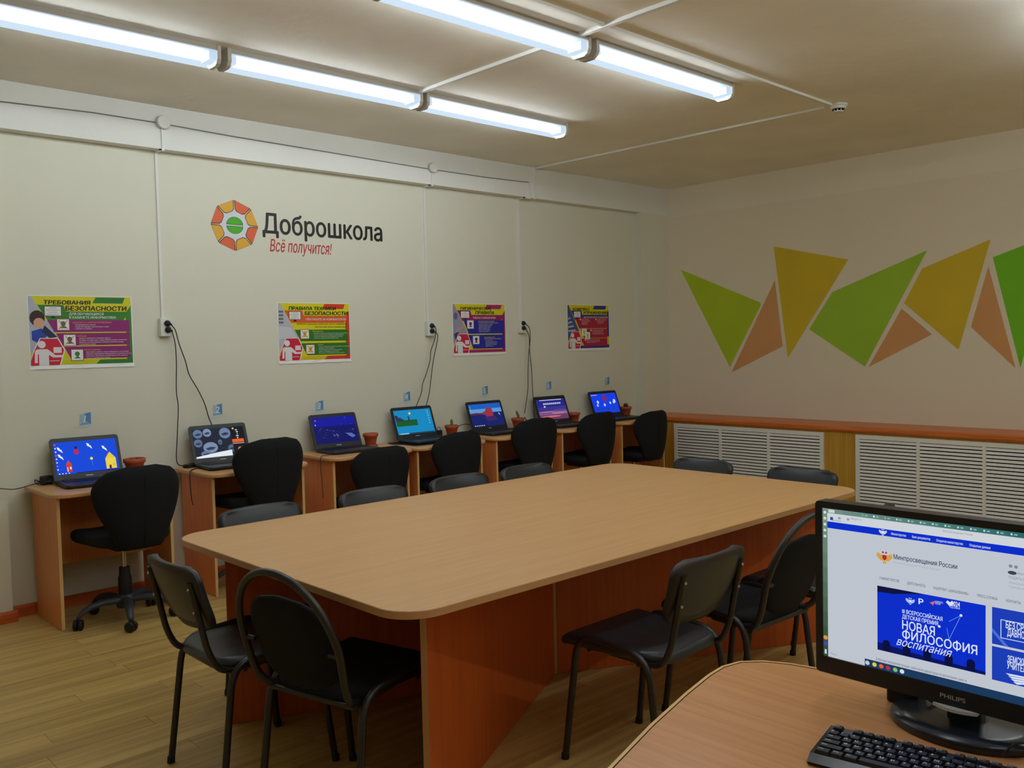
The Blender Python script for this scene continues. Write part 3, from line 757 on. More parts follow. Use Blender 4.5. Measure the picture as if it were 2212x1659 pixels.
def hoop_chair(loc, rz, lab):
    r = thing('hoop_back_chair', lab, 'chair', (loc[0], loc[1], 0), rz, 'black chairs along the table')
    chair_frame(r); seat_pad(r, M_FABRIC, .188, .215, -.19, .24)
    pts = [(-.19, -.02, .425), (-.195, -.15, .422)]
    arc = []
    for i in range(-9, 10):
        a = i/9*PI/2; x = .205*math.sin(a); z = .60+.245*math.cos(a)**.9 if abs(i) < 9 else .60
        arc.append((x, -.21-.30*(z-.42), z))
    P_ = [(-.168, .0, .425), (-.172, -.16, .425), (-.192, -.225, .47)]+arc+[(.192, -.225, .47), (.172, -.16, .425), (.168, .0, .425)]
    MB().tube(spline(P_, 3), .0125, 8).build('back_hoop', M_BLKTUBE, r)
    def hw(v): return .178*(.10+.90*math.sqrt(max(0, 1-abs(v)**2.6)))
    def P(u, v): z = .612+.155*v; return (u*hw(v), -.205-.30*(z-.42)+.022*(u*hw(v)/.178)**2, z)
    MB().shell(P, lambda u, v: (0, .006+.013*(1-u**6)*(1-v**6), 0), 14, 26).build('back_cushion', M_FABRIC, r)
    for s in (-1, 1): MB().tube([(s*.203, -.264, .60), (s*.16, -.262, .60)], .008, 6).build('back_bracket', M_BLKTUBE, r)
    MB().tube([(-.19, -.185, .418), (.19, -.185, .418)], .010, 8).build('rear_bar', M_BLKTUBE, r)
    return r
steel_chair((1.42, -2.665), -PI/2, 'black steel-tube chair at the short table end nearer the poster wall', 'black chairs along the table')
hoop_chair((1.52, -3.18), -PI/2+.24, 'black hoop-backed chair at the short table end beside a square-backed chair')
steel_chair((2.435, -3.685), .0, 'black steel-tube chair with bolted back on the long table side facing the computer desk', 'black chairs along the table')
hoop_chair((3.01, -3.70), -.05, 'black hoop-backed chair on the long table side beside a square-backed chair')
steel_chair((3.53, -3.735), .0, 'black steel-tube chair on the long table side mostly hidden behind the monitor', 'black chairs along the table')
fl = ['black vinyl chair back behind the table, before the second desk', 'black vinyl chair back behind the table, before the third desk', 'black vinyl chair back behind the table, before the fourth desk', 'black vinyl chair back behind the table, before the fifth desk']
for k, (px, py) in enumerate(((556, 1086), (800, 1055), (985, 1031), (1130, 1004))):
    p = bp(px, py, 'y', -1.92)
    steel_chair((p.x, -1.92-.30+.0), PI, fl[k], 'chairs behind the table')
for k, (px, py) in enumerate(((1524, 987), (1738, 1012))):
    p = bp(px, py, 'x', 4.38)
    steel_chair((4.38-.30, p.y), PI/2, ['black vinyl chair back at the far table end before the first white grille', 'black vinyl chair back at the far table end before the ochre board'][k], 'chairs at the far table end')

# ================================================================== SWIVEL CHAIRS AT THE DESKS
def swivel_chair(loc, rz, lab, zs=0.0, star=.314):
    r = thing('swivel_chair', lab, 'chair', (loc[0], loc[1], 0), rz, 'black fan-backed swivel chairs at the desks')
    MB().lathe([(.048, .075), (.05, .10), (.045, .145), (.03, .15)], n=16).build('hub', M_NYLON, r)
    for k in range(5):
        a = 2*PI*k/5+star; c, s = math.cos(a)*.885, math.sin(a)*.885
        L = []
        for q, zz, ww, hh in ((.03, .118, .032, .022), (.14, .122, .028, .02), (.22, .112, .024, .018), (.275, .088, .020, .016), (.298, .066, .017, .010)):
            L.append([(c*q-s*ww*math.cos(t), s*q+c*ww*math.cos(t), zz+hh*math.sin(t)) for t in [2*PI*m/8 for m in range(8)]])
        leg = MB().loops(L, True, False, 0, True).build('base_leg', M_NYLON, r)
        cx, cy = c*.295, s*.295
        cm = MB()
        for off in (-.014, .014):
            n = 14; b2 = a+.9
            ox, oy = -math.sin(b2)*off, math.cos(b2)*off
            ring = lambda rr, d: [(cx+ox-math.sin(b2)*d+math.cos(b2)*rr*math.cos(t), cy+oy+math.cos(b2)*d+math.sin(b2)*rr*math.cos(t), .029+rr*math.sin(t)) for t in [2*PI*m/n for m in range(n)]]
            cm.loops([ring(.024, -.009), ring(.029, -.006), ring(.029, .006), ring(.024, .009)], True, False, 0, True)
        cm.tube([(cx, cy, .03), (cx, cy, .065)], .008, 6); cm.build('caster', M_RUBBER, r)
    MB().lathe([(.034, .14), (.036, .16), (.036, .24), (.030, .255), (.028, .30)], n=16).build('column_cover', M_RUBBER, r)
    MB().lathe([(.014, .29), (.014, .42+zs)], n=12).build('gas_lift', M_STEEL, r)
    MB().prism(rrect(-.09, -.12, .09, .09, .02, 3), .415+zs, .445+zs, 0, .006).build('mechanism', M_RUBBER, r)
    MB().tube([(.05, .0, .43+zs), (.17, .01, .425+zs), (.2, .012, .42+zs)], .006, 6).build('lever', M_RUBBER, r)
    poly = [(x*(1-.22*max(0, (-y)/.24)), y) for x, y in rrect(-.235, -.22, .235, .24, (.13, .13, .10, .10), 7)]
    MB().pillow(poly, .445+zs, .515+zs, .032, 4, lambda x, y, z: (x, y, z-.02*max(0, (y-.14)/.1)**2+.014*(x/.23)**2)).build('seat', M_FABRIC, r)
    zb, ht = .44+zs, .226
    def hw(v):
        t = (v+1)/2                      # 0 waist .. 1 crown
        a = .128+.114*math.sin(min(1, t/.74)*PI/2)**1.45
        if t > .68: a *= .34+.66*math.sqrt(max(0, 1-((t-.68)/.32)**2.2))
        if t < .12: a *= .80+.20*math.sqrt(max(0, 1-((.12-t)/.12)**2))
        return a
    def P(u, v): z = zb+ht*(v+1); return (u*hw(v), -.262-.03*(v+1)*.5+.012*v*v+.085*(u*u)*(hw(v)/.24)**2, z)
    def T(u, v): e = (1-abs(u)**5)*(1-abs(v)**7); return (0, .008+.022*e, 0)
    MB().shell(P, T, 18, 20).build('backrest', M_FABRIC, r)
    MB().tube([(P(0, v)[0], P(0, v)[1]-.031, P(0, v)[2]) for v in [-.9+.15*i for i in range(12)]], .0022, 5).build('back_seam', M_SEAM, r)
    MB().tube(fillet([(0, -.06, .43+zs), (0, -.22, .43+zs), (0, -.275, .50+zs)], .05), .014, 8, sq=.5).build('back_bar', M_RUBBER, r)
    return r
SW = [(1.74, -.53, .06, .0), (2.59, -.43, .04, .068), (3.46, -.385, .0, -.07), (4.14, -.385, .03, -.025), (4.965, -.385, -.05, .015), (5.705, -.385, .0, .01), (6.44, -.385, .03, -.03)]
sl = ['black fan-backed swivel chair tucked under the first desk, its star base in plain view', 'tallest black fan-backed swivel chair, before the laptop with pale grey shapes', 'black fan-backed swivel chair before the dark blue laptop', 'black fan-backed swivel chair before the cyan laptop',
      'black fan-backed swivel chair before the red-rock laptop', 'black fan-backed swivel chair before the purple sunset laptop', 'black fan-backed swivel chair at the last desk by the corner']
for k in range(7): swivel_chair(SW[k][:2], SW[k][2], sl[k], SW[k][3], .62 if k == 0 else .314-SW[k][2])

# ================================================================== POSTERS (A2 sheets)
def poster(k):
    C = [dict(head=(214, 208, 24), acc=(44, 122, 52), band=(52, 128, 44), pan=(140, 36, 116), side=(60, 130, 40), low=(196, 200, 24), photo=(176, 182, 196)),
         dict(head=(222, 214, 22), acc=(214, 58, 44), band=(224, 96, 44), pan=(44, 118, 36), side=(206, 66, 44), low=(214, 190, 30), photo=(186, 188, 200)),
         dict(head=(216, 208, 30), acc=(170, 40, 110), band=(150, 36, 104), pan=(40, 44, 160), side=(150, 34, 110), low=(178, 40, 100), photo=(150, 152, 180)),
         dict(head=(214, 204, 30), acc=(44, 52, 140), band=(56, 60, 150), pan=(172, 30, 72), side=(60, 50, 140), low=(60, 50, 140), photo=(70, 84, 140))][k]
    titles = [('ТРЕБОВАНИЯ', 'БЕЗОПАСНОСТИ'), ('ПРАВИЛА ТЕХНИКИ', 'БЕЗОПАСНОСТИ'), ('ГИГИЕНИЧЕСКИЕ', 'ПРАВИЛА'), ('КОМПЛЕКС', 'УПРАЖНЕНИЙ')][k]
    subs = [('ДЛЯ ОБУЧАЮЩИХСЯ', 'В КАБИНЕТЕ ИНФОРМАТИКИ'), ('ПРИ РАБОТЕ ЗА КОМПЬЮТЕРОМ',), ('РАБОТЫ С КОМПЬЮТЕРОМ',), ('ДЛЯ ГЛАЗ ПРИ РАБОТЕ С КОМПЬЮТЕРОМ',)][k]
    INK = (32, 26, 20); WH = (238, 238, 238); RD = (206, 32, 60); FIG = (226, 228, 232)
    L0 = [('r', C['head'], .012, .012, .988, .975)]
    L1 = [('p', C['acc'], [(.64, .02), (.93, .02), (.905, .105), (.605, .105)]), ('p', C['side'], [(.93, .24), (.988, .13), (.988, .975), (.93, .975)]),
          ('p', C['band'], [(.09, .135), (.33, .135), (.35, .225), (.96, .225), (.91, .345), (.18, .345)]), ('p', C['low'], [(.25, .915), (.7, .915), (.66, .975), (.22, .975)]),
          ('p', C['acc'], [(.66, .915), (.988, .915), (.988, .975), (.62, .975)])]
    ph = [(.012, .012), (.035, .012), (.28, .62), (.13, .60), (.03, .80), (.012, .78)]
    L2 = [('p', C['photo'], ph)]
    L3 = []; L4 = []; L5 = []
    if k == 0:
        panels = [(.175, .345, .33, .515), (.25, .53, .30, .705), (.32, .72, .38, .895)]
        for u0, v0, _, v1 in panels: L2.append(('p', C['pan'], [(u0, v0), (.965, v0), (.965, v1), (u0+.06, v1)]))
        L3 += [('c', (58, 36, 30), .085, .32, .07, .11), ('c', (216, 164, 138), .1, .385, .05, .07), ('p', (40, 70, 170), [(.03, .5), (.12, .46), (.17, .56), (.1, .68), (.03, .62)]), ('p', (40, 44, 78), [(.15, .42), (.26, .58), (.19, .6), (.12, .5)])]
        ic = [(.265, .335), (.32, .555), (.385, .765)]
        L5 += [('t', (240, 150, 60), 'НЕ ВХОДИТЬ В КОМПЬЮТЕРНЫЙ КЛАСС:', .41, .392, .022, {'wd': .38, 'b': .012})]
        tx = [(.425, .42, ['- без разрешения учителя;', '- в верхней одежде, грязной обуви, с едой', '- торопясь и толкаясь.'])]
        L5 += [('t', (240, 150, 60), 'НЕЛЬЗЯ:', .45, .585, .022, {'b': .012}), ('t', (240, 150, 60), 'НЕОБХОДИМО:', .51, .782, .022, {'b': .012})]
        tx += [(.465, .612, ['шуметь в кабинете и отвлекать других;', 'вставать со своих мест, когда в кабинет входят посетители;', 'работать за компьютером в грязной и влажной одежде,', 'с влажными руками.']),
               (.525, .81, ['приступать к работе, только убедившись в отсутствии', 'видимых повреждений оборудования на рабочем месте;', 'включать и выключать компьютеры в сети кабинета', 'только с разрешения учителя.'])]
    elif k == 1:
        for u0, v0, v1 in ((.22, .46, .655), (.30, .69, .895)): L2.append(('p', C['pan'], [(u0, v0), (.965, v0), (.965, v1), (u0+.08, v1)]))
        L3 += [('r', (60, 62, 72), .02+.02*i, .14+.06*j, .034+.02*i, .175+.06*j) for j in range(4) for i in range(3)]
        L3.append(('p', (206, 208, 216), [(.012, .40), (.17, .42), (.25, .6), (.13, .58), (.012, .62)]))
        ic = [(.30, .46), (.37, .72)]
        L5 += [('t', (120, 70, 20), 'ПОМНИ: к каждому рабочему месту подведено', .95, .375, .026, {'al': 'RIGHT', 'wd': .70, 'b': .005}), ('t', (120, 70, 20), 'опасное для жизни напряжение!', .95, .425, .026, {'al': 'RIGHT', 'wd': .46, 'b': .005}),
               ('t', (220, 214, 60), 'ЗАПРЕЩАЕТСЯ:', .46, .50, .02, {'b': .01}), ('t', (220, 214, 60), 'НЕЛЬЗЯ:', .53, .73, .02, {'b': .01})]
        tx = [(.48, .53, ['включать и выключать компьютер без разрешения учителя;', 'трогать соединительные провода и разъёмы кабелей;', 'устранять самостоятельно неисправности в работе', 'приносить и запускать компьютерные игры.']),
              (.54, .76, ['класть на клавиатуру и другие устройства посторонние', 'предметы: сумки, портфели;', 'трогать руками монитор и части системы;', 'удалять и перемещать чужие файлы;', 'есть, хранить за компьютером пищу и напитки.'])]
    elif k == 2:
        for u0, v0, v1 in ((.2, .33, .60), (.28, .62, .90)): L2.append(('p', C['pan'], [(u0, v0), (.965, v0), (.965, v1), (u0+.09, v1)]))
        L3 += [('c', (96, 100, 150), .06, .25, .035, .07), ('p', (200, 150, 150), [(.05, .52), (.2, .42), (.23, .46), (.08, .56)]), ('p', (60, 64, 120), [(.02, .6), (.1, .56), (.16, .64), (.05, .72)])]
        ic = [(.27, .34), (.37, .65)]
        L5 += [('t', (210, 205, 120), 'ЗДОРОВЬЮ МОЖНО НЕ ВРЕДИТЬ:', .47, .365, .02, {'wd': .32, 'b': .01}), ('t', (210, 205, 120), 'ЗА КОМПЬЮТЕРОМ ТЫ ПРАВИЛЬНО СИДИ!', .47, .395, .02, {'wd': .38, 'b': .01}),
               ('t', (210, 205, 120), 'ЕЩЁ СОВЕТЫ ЕСТЬ', .58, .685, .02, {'wd': .2, 'b': .01}), ('t', (210, 205, 120), 'ЗРЕНЬЕ ПРАВИЛЬНО НУЖНО БЕРЕЧЬ:', .58, .715, .02, {'wd': .33, 'b': .01})]
        tx = [(.48, .425, ['работай на расстоянии от экрана;', 'не касайся экрана, сиди прямо;', 'держи спину ровно и плечи;', 'пальцы на клавишах легко;', 'ноги на полу, не скрещивай;', 'сиди, не напрягая спину.']), (.6, .745, ['стул ставь прямо;', 'расстояние до экрана 50 см;', 'делай перерывы для отдыха;', 'чередуй работу с отдыхом;', 'береги свои глаза.'])]
    else:
        for v0, v1, u0 in ((.29, .53, .18), (.54, .75, .3), (.76, .93, .3)): L2.append(('p', C['pan'], [(u0, v0), (.955, v0), (.955, v1), (u0+.09, v1)]))
        L3 += [('p', (180, 186, 214), [(.02, .3+.09*i), (.06+.04*i, .28+.09*i), (.08+.04*i, .31+.09*i), (.02, .34+.09*i)]) for i in range(4)]
        L3.append(('p', C['head'], [(.94, .72), (.988, .72), (.988, .90), (.94, .90)]))
        ic = [(.33, .54), (.41, .62)]
        tx = [(.33, .335, ['Закрыть глаза, сильно', 'напрягая глазные мышцы,', 'затем раскрыть глаза,', 'посмотрев вдаль', 'повторить 4 раза.']), (.70, .335, ['Посмотреть на переносицу', 'и задержать взор на счёт,', 'затем открыть глаза', 'посмотреть вдаль.']), (.58, .58, ['Не поворачивая головы, посмотреть', 'направо и зафиксировать взгляд,', 'затем посмотреть вдаль прямо,', 'снова вверх и вниз, повторить 3 раза.']), (.44, .80, ['Перевести взгляд быстро по диагонали:', 'направо вверх, налево вниз, потом прямо', 'вдаль на счёт, повторить 4-5 раз.'])]
        for u, v in ((.30, .33), (.67, .33), (.55, .575), (.41, .79)): L4.append(('c', WH, u, v, .014, .02, 10))
    for i, (u, v) in enumerate(ic):
        cr = (150, 40, 50)
        L4 += [('r', cr if k < 2 else (190, 190, 200), u-.006, v-.008, u+.116, v+.158), ]
        L5 += [('r', WH, u, v, u+.11, v+.15)]
    for u, v, ls in tx:
        for j, s in enumerate(ls): L5.append(('t', WH, s, u, v+.028*j, .0165, {}))
    # hexagon with the white figure
    L4 += [('p', WH, [(.10, .595), (.268, .595), (.328, .765), (.285, .975), (.012, .975), (.012, .90), (.04, .76)]), ]
    L5 += [('p', RD, [(.106, .605), (.262, .605), (.318, .765), (.272, .975), (.012, .975), (.012, .91), (.05, .76)])]
    L6 = [('c', FIG, .115, .685, .036, .052), ('p', FIG, [(.05, .78), (.07, .75), (.165, .75), (.20, .79), (.235, .835), (.30, .835), (.30, .868), (.215, .868), (.175, .83), (.175, .975), (.085, .975), (.085, .82), (.075, .82), (.072, .94), (.046, .94)]),
          ('r', (232, 220, 226), .22, .725, .295, .805), ('l', WH, (.18, .915), (.27, .915), .003)]
    for i, (u, v) in enumerate(ic):
        g = (70, 120, 80) if k == 0 else ((214, 190, 50) if k == 1 else ((96, 30, 80) if k == 2 else (190, 196, 60)))
        L6 += [('c', g, u+.055, v+.06, .024, .034), ('p', g, [(u+.025, v+.125), (u+.055, v+.085), (u+.09, v+.125)])]
        if k < 2 and not (k == 0 and i == 2): L6 += []
        if k == 2: L6 += [('l', (150, 150, 165), (u+.085, v+.03), (u+.08, v+.09), .004)]
    L7 = []
    for i, (u, v) in enumerate(ic):
        if k < 2 and not (k == 0 and i == 2):
            L7 += [('l', (190, 40, 40), (u+.012, v+.015), (u+.098, v+.135), .003), ('l', (190, 40, 40), (u+.098, v+.015), (u+.012, v+.135), .003)]
    # title block
    o1 = {'b': .035, 'sh': .12, 'wd': [.44, .65, .58, .40][k]}; o2 = {'b': .04, 'sh': .10, 'wd': [.60, .61, .36, .60][k]}
    u2 = [.345, .36, .42, .37][k]
    if k == 3: L5.append(('t', INK, titles[0], .13, .13, .055, o1))
    else: L5.append(('t', INK, titles[0], .15, .125, .055, o1))
    L2.append(('p', C['head'], [(.335, .135), (.965, .135), (.94, .222), (.35, .222)]))
    L5.append(('t', INK, titles[1], u2, .21, .062, o2))
    for j, s in enumerate(subs): L5.append(('t', WH, s, .38, (.275+.05*j) if len(subs) > 1 else .30, .034, {'b': .012, 'wd': [.33, .56, .42, .58][k] if not (k == 0 and j) else .45}))
    L5 += [('r', (70, 70, 74), .15, .15, .31, .292), ('p', (40, 40, 44), [(.22, .292), (.24, .292), (.255, .32), (.205, .32)])]
    L6 += [('r', WH, .156, .158, .304, .284)]
    for j, s in enumerate(('Техника', 'безопасности', 'на уроках', 'информатики')): L7.append(('t', (70, 70, 80), s, .23, .185+.029*j, .018, {'al': 'CENTER'}))
    return [L0, L1, L2, L3, L4, L5, L6, L7]
plab = ['safety poster with purple panels and a green and yellow heading', 'safety poster with green panels and an orange and yellow heading', 'hygiene rules poster with blue panels and a magenta border', 'eye exercise poster with crimson panels and a blue border']
PPOS = [((58, 637), (284, 639), (289, 788), (65, 795)), ((598, 652), (755, 655), (759, 778), (602, 783)), ((977, 655), (1091, 657), (1092, 762), (980, 766)), ((1227, 657), (1314, 659), (1316, 753), (1227, 756))]
for k in range(4):
    Q = [bp(x, y, 'y', -.002) for x, y in PPOS[k]]
    cx = sum(q.x for q in Q)/4; z0 = (Q[2].z+Q[3].z)/2; z1 = (Q[0].z+Q[1].z)/2
    w_, h_ = .594, .42
    r = thing('safety_poster', plab[k], 'poster', (cx, -.0005, (z0+z1)/2-h_/2), 0, 'safety posters on the wall')
    sh = MB(); n = 12; V = []; F = []
    for j, (v, d) in enumerate(((0, 0), (.02, 0), (.97, 0), (1.0, 1))):
        for i in range(n+1): V.append(((i/n-.5)*w_, -.0006-d*(.006*abs(math.sin(i*1.9+k))), h_*(1-v)-(0.012 if j == 3 else 0)))
    for j in range(3):
        for i in range(n): a = j*(n+1)+i; F.append((a+n+1, a+n+2, a+1, a))
    sh.add(V, F, 0, False); sh.build('sheet', M_PAPER, r)
    art(r, w_, h_, poster(k), y0=-.0012, step=.0003)

# ================================================================== WALL LOGO
lc = bp(507, 487, 'y', 0); R8 = .168
lg = thing('wall_emblem', 'eight-part yellow and orange ring emblem with a green split disc on the wall', 'emblem', (lc.x, -.0005, lc.z))
Ly = [[('c', (214, 220, 226), .5, .5, .33, .33, 24)], [], []]
def seg(k, grow):
    a0 = math.radians(45*k+1.8-grow*1.2); a1 = math.radians(45*k+43.2+grow*1.2); ro, ri = .5+grow*.006, .285-grow*.006
    pts = [(ro, a0), (ro, a1), (ri+.045, a1-.02), (ri, a1-.14), (ri, a0+.14), (ri+.045, a0+.02)]
    return [(.5+r*math.cos(a), .5-r*math.sin(a)) for r, a in pts]
for k in range(8):
    Ly[1].append(('p', (26, 18, 20), seg(k, 1.0))); Ly[2].append(('p', (226, 170, 46) if k % 2 == 0 else (224, 100, 54), seg(k, -.6)))
for s in (1, -1):
    for L_, rr, c, g in ((1, .178, (20, 30, 24), .012), (2, .164, (74, 176, 20), .02)):
        Ly[L_].append(('p', c, [(.5+rr*math.cos(t), .5-s*(g+(rr-.02)*math.sin(t))) for t in [PI*i/12 for i in range(13)]]))
for a in art(lg, 2*R8, 2*R8, Ly, 'ring'): a.location = (0, 0, -R8)
def wall_text(name, lab, txt, pl, pr, cap, c, **o):
    a = bp(*pl, 'y', 0); b = bp(*pr, 'y', 0); w_ = (b.x-a.x)
    r = thing(name, lab, 'lettering', ((a.x+b.x)/2, -.0005, (a.z+b.z)/2))
    halo = dict(o); halo['wd'] = 1.0
    art(r, w_, cap, [[('t', c, txt, 0, 1.0, 1.0, halo)]], tname='letters')
wall_text('wall_lettering', 'large black word lettered on the wall right of the ring emblem', 'Доброшкола', (567, 505), (826, 519), .137, (34, 32, 30), b=.022)
wall_text('wall_slogan', 'small red slanted slogan lettered on the wall below the black word', 'Всё получится!', (583, 543), (717, 550), .085, (190, 40, 36), b=.008, sh=.25)

# ================================================================== NUMBERED LAPTOP STICKERS
SPX = [(183, 904), (469, 884), (689, 876), (878, 856), (1047, 843), (1184.5, 832.5), (1311, 822.5)]
for k, (px, py) in enumerate(SPX):
    p = bp(px, py, 'y', 0)
    r = thing('number_sticker', 'small blue laptop-shaped wall sticker above the '+['blue house-picture laptop','laptop with pale grey shapes','dark blue laptop','cyan laptop','red-rock laptop','purple sunset laptop','laptop with pale blobs near the corner'][k], 'sticker', (p.x, -.0004, p.z-.05), 0, 'numbered laptop stickers above the desks')
    art(r, .16, .09, [[('p', (210, 213, 206), [(.0, 1.02), (.22, .93), (.72, .93), (.93, .96), (.45, 1.12)]), ('p', (170, 196, 214), [(.32, .16), (.72, .04), (.72, .84), (.30, .9)])],
                      [('p', (96, 146, 196), [(.5, .11), (.72, .04), (.72, .84), (.5, .87)]), ('p', (140, 176, 208), [(.30, .9), (.52, .56), (.72, .84)])], [('t', (232, 240, 246), str(k+1), .5, .72, .5, {'al': 'CENTER', 'b': .01, 'sh': .2})]])

# ================================================================== SOCKETS AND CORDS
slab_ = ['double white wall socket beside the green safety poster', 'double white wall socket left of the blue hygiene poster', 'double white wall socket right of the blue hygiene poster']
SOC = [(357, 707), (929, 710), (1128, 705)]
PLG = [((362, 698.5), (363.5, 712.5)), ((933.4, 703.5), (933.7, 715.0)), ((1131, 698), (1131.5, 708.5))]
CORDS = [[[(369, 699), (379, 714), (387, 743), (400.5, 780), (408.5, 809), (427, 841), (442, 872), (451, 902), (461, 925)], [(371, 716), (378, 740), (381, 780), (381, 846), (385, 878), (383, 939), (381, 988), (386, 1004), (400, 1006)]],
         [[(938.5, 703.7), (942, 713), (938.5, 735), (931, 757), (929, 778), (921.6, 805), (913, 829), (909.6, 850.7), (893, 892)], [(940, 716), (945.7, 725), (942, 749.5), (937, 773.6), (932.5, 805), (929, 836), (925, 860), (916, 892)]],
         [[(1137, 697.7), (1144, 710), (1145, 737), (1142, 766), (1140.5, 807.5), (1140, 844), (1133, 893)], [(1138, 710), (1143, 727), (1144, 756), (1148, 795), (1150, 834), (1151.5, 859), (1155, 905), (1160, 918)]]]
cl = [['black power cord running from the left socket behind the pale-shapes laptop', 'black power cord hanging straight down from the left socket to the desk'], ['black power cord swinging left from the middle socket to the cyan laptop', 'straighter black power cord from the middle socket to the cyan laptop'],
      ['black power cord from the right socket ending above the desk', 'black power cord from the right socket down to the purple sunset laptop']]
for k in range(3):
    p = bp(*SOC[k], 'y', -.022)
    r = thing('wall_socket', slab_[k], 'socket', (p.x, 0, p.z), 0, 'double wall sockets')
    MB().prism(rrect(-.036, -.058, .036, .058, .006, 3), 0, .042, 0, .004).build('housing', M_PLASTICW, r).rotation_euler[0] = PI/2
    for j in range(2):
        q = bp(*PLG[k][j], 'y', -.05)
        ring = MB().lathe([(.022, .040), (.022, .044), (.019, .044)], n=18).build('socket_ring', M_PLASTICG, r); ring.rotation_euler[0] = PI/2; ring.location = (q.x-p.x, 0, q.z-p.z)
        c = thing('power_cable', cl[k][j], 'cable', (q.x, -.044, q.z), 0, 'black power cords from the wall sockets')
        pl = MB().lathe([(.0185, 0), (.0185, .012), (.015, .018), (.006, .022)], n=16).build('plug', M_RUBBER, c); pl.rotation_euler[0] = PI/2
        nk = MB().tube([(0, -.008, 0), (.016, -.012, -.004), (.026, -.012, -.010)], [.009, .007, .004], 8).build('plug_neck', M_RUBBER, c)
        pts = [bp(x, y, 'y', -.052) for x, y in CORDS[k][j]]
        pts = [Vector((q.x+.02, -.056, q.z-.008))]+pts[1:]
        cdm = MB().tube([v-Vector(c.location) for v in spline(pts, 5)], .0032, 6).build('cord', M_RUBBER, c)
# cables and chargers lying on the desks
def cable(pts, lab, rr=.003, name='desk_cable'):
    return tag(MB().tube(spline(pts, 6), rr, 6).build(name, M_RUBBER), lab, 'cable')
z = DZ[0]+.004
L = [bp(-40, 1050, 'y', BY-.03), bp(20, 1057, 'y', BY-.03), bp(45, 1054, 'y', -.12), Vector((1.395, -.12, z+.01))]
loops = []
for i in range(22):
    a = i*.9; loops.append(Vector((1.45+.045*math.cos(a)+.002*i, -.12+.03*math.sin(a), z+.006+.012*(i % 4)/3+(.006 if i % 3 else .016))))
cable(L+loops+[Vector((1.53, -.12, z+.012))], 'tangled black charger cable coiled on the first desk', .0026)
def brick(x, y, zz, lab, s=(.05, .03, .028), rz=.3):
    return tag(MB().prism(rrect(-s[0], -s[1], s[0], s[1], .008, 3), 0, s[2], 0, .005).build('power_adapter', M_RUBBER, None, (x, y, zz), rz), lab, 'power adapter')
brick(1.485, -.07, DZ[0], 'black power adapter left of the blue house-picture laptop', (.03, .022, .05))
brick(2.335, -.10, DZ[1], 'flat black power adapter left of the laptop with pale grey shapes', (.055, .025, .022), .5)
p = bp(949, 940, 'y', -.10); brick(p.x, -.10, DZ[3], 'small black power adapter right of the cyan laptop', (.022, .018, .06), 0)
cable([Vector((p.x-.015, -.10, DZ[3]+.058)), Vector((p.x-.015, -.095, DZ[3]+.08)), Vector((p.x+.012, -.095, DZ[3]+.082)), Vector((p.x+.014, -.10, DZ[3]+.058))], 'short cable loop on top of the small power adapter', .002)
p = bp(1012, 927, 'y', -.09); brick(p.x+.02, -.12, DZ[4], 'black power adapter left of the red-rock laptop', (.03, .02, .035), .2)
cable([bp(990, 921, 'y', -.08), bp(1000, 917, 'y', -.08), bp(1012, 917, 'y', -.08), bp(1020, 921, 'y', -.08)], 'black cable arching between a plant pot and the red-rock laptop', .0028)
p = bp(1137, 912, 'y', -.1); cable([bp(1133, 901, 'y', -.08), bp(1140, 911, 'y', -.10), bp(1150, 908, 'y', -.10), bp(1158, 905, 'y', -.1)], 'black cable end lying left of the purple sunset laptop', .004)
cable([Vector((2.33, -.20, DZ[1]+.004)), Vector((2.27, -.26, DZ[1]+.005)), Vector((2.246, -.28, DZ[1]-.01)), Vector((2.243, -.285, DZ[1]-.08)), Vector((2.246, -.29, DZ[1]-.17)), Vector((2.25, -.30, DZ[1]-.21))], 'thin black cable hanging over the left edge of the second desk', .003)
cable([Vector((3.3, -.35, DZ[2]+.003)), Vector((3.16, -.38, DZ[2]+.003)), Vector((3.105, -.40, DZ[2]+.001)), Vector((3.096, -.405, DZ[2]-.06)), Vector((3.099, -.41, DZ[2]-.16)), Vector((3.098, -.42, DZ[2]-.28))], 'thin black cable hanging over the left edge of the third desk', .0022)
# black cloth sleeve under the fourth laptop
lp = [o for o in bpy.data.objects if o.name.startswith('laptop') and 'cyan' in o.get('label', '')][0]
poly = [(-.215, -.262), (-.1, -.275), (.05, -.268), (.2, -.27), (.216, -.15), (.212, .0), (.1, .045), (-.1, .04), (-.25, .05), (-.262, -.02), (-.225, -.12)]
tag(MB().prism(poly, 0, .006, 0, .002).build('laptop_sleeve', M_FABRIC, None, (lp.location.x, lp.location.y, DZ[3]), lp.rotation_euler[2]), 'black cloth sleeve spread flat under the cyan laptop', 'sleeve')
lp.location.z += .005

# ================================================================== COMPUTER DESK IN FRONT
ZD = .75
r = thing('teacher_desk', 'beech desk with a rounded corner carrying the monitor and keyboard', 'desk', (1.4, -5.2, 0))
pl_ = [(1.02, -5.95), (1.02, -4.674), (1.116, -4.647), (1.30, -4.592), (1.48, -4.547), (1.60, -4.522), (1.667, -4.515), (1.722, -4.527), (1.763, -4.565), (1.79, -4.62), (1.806, -4.681), (1.803, -4.837), (1.80, -5.95)]
pl_ = [(x-1.4, y+5.2) for x, y in pl_][::-1]
MB().prism(pl_, ZD-.026, ZD, 0, .0).build('desktop', M_TOPY, r)
cxy = (0.0, 0.0)
def inset(P, d):
    out = []; n = len(P)
    for i in range(n):
        a, b, c = Vector(P[i-1]), Vector(P[i]), Vector(P[(i+1) % n])
        e1 = (b-a).normalized(); e2 = (c-b).normalized(); nn = Vector((-e1.y-e2.y, e1.x+e2.x)); nn.normalize()
        k = max(.5, nn.dot(Vector((-e1.y, e1.x)))); out.append(tuple(b+nn*(d/k)))
    return out
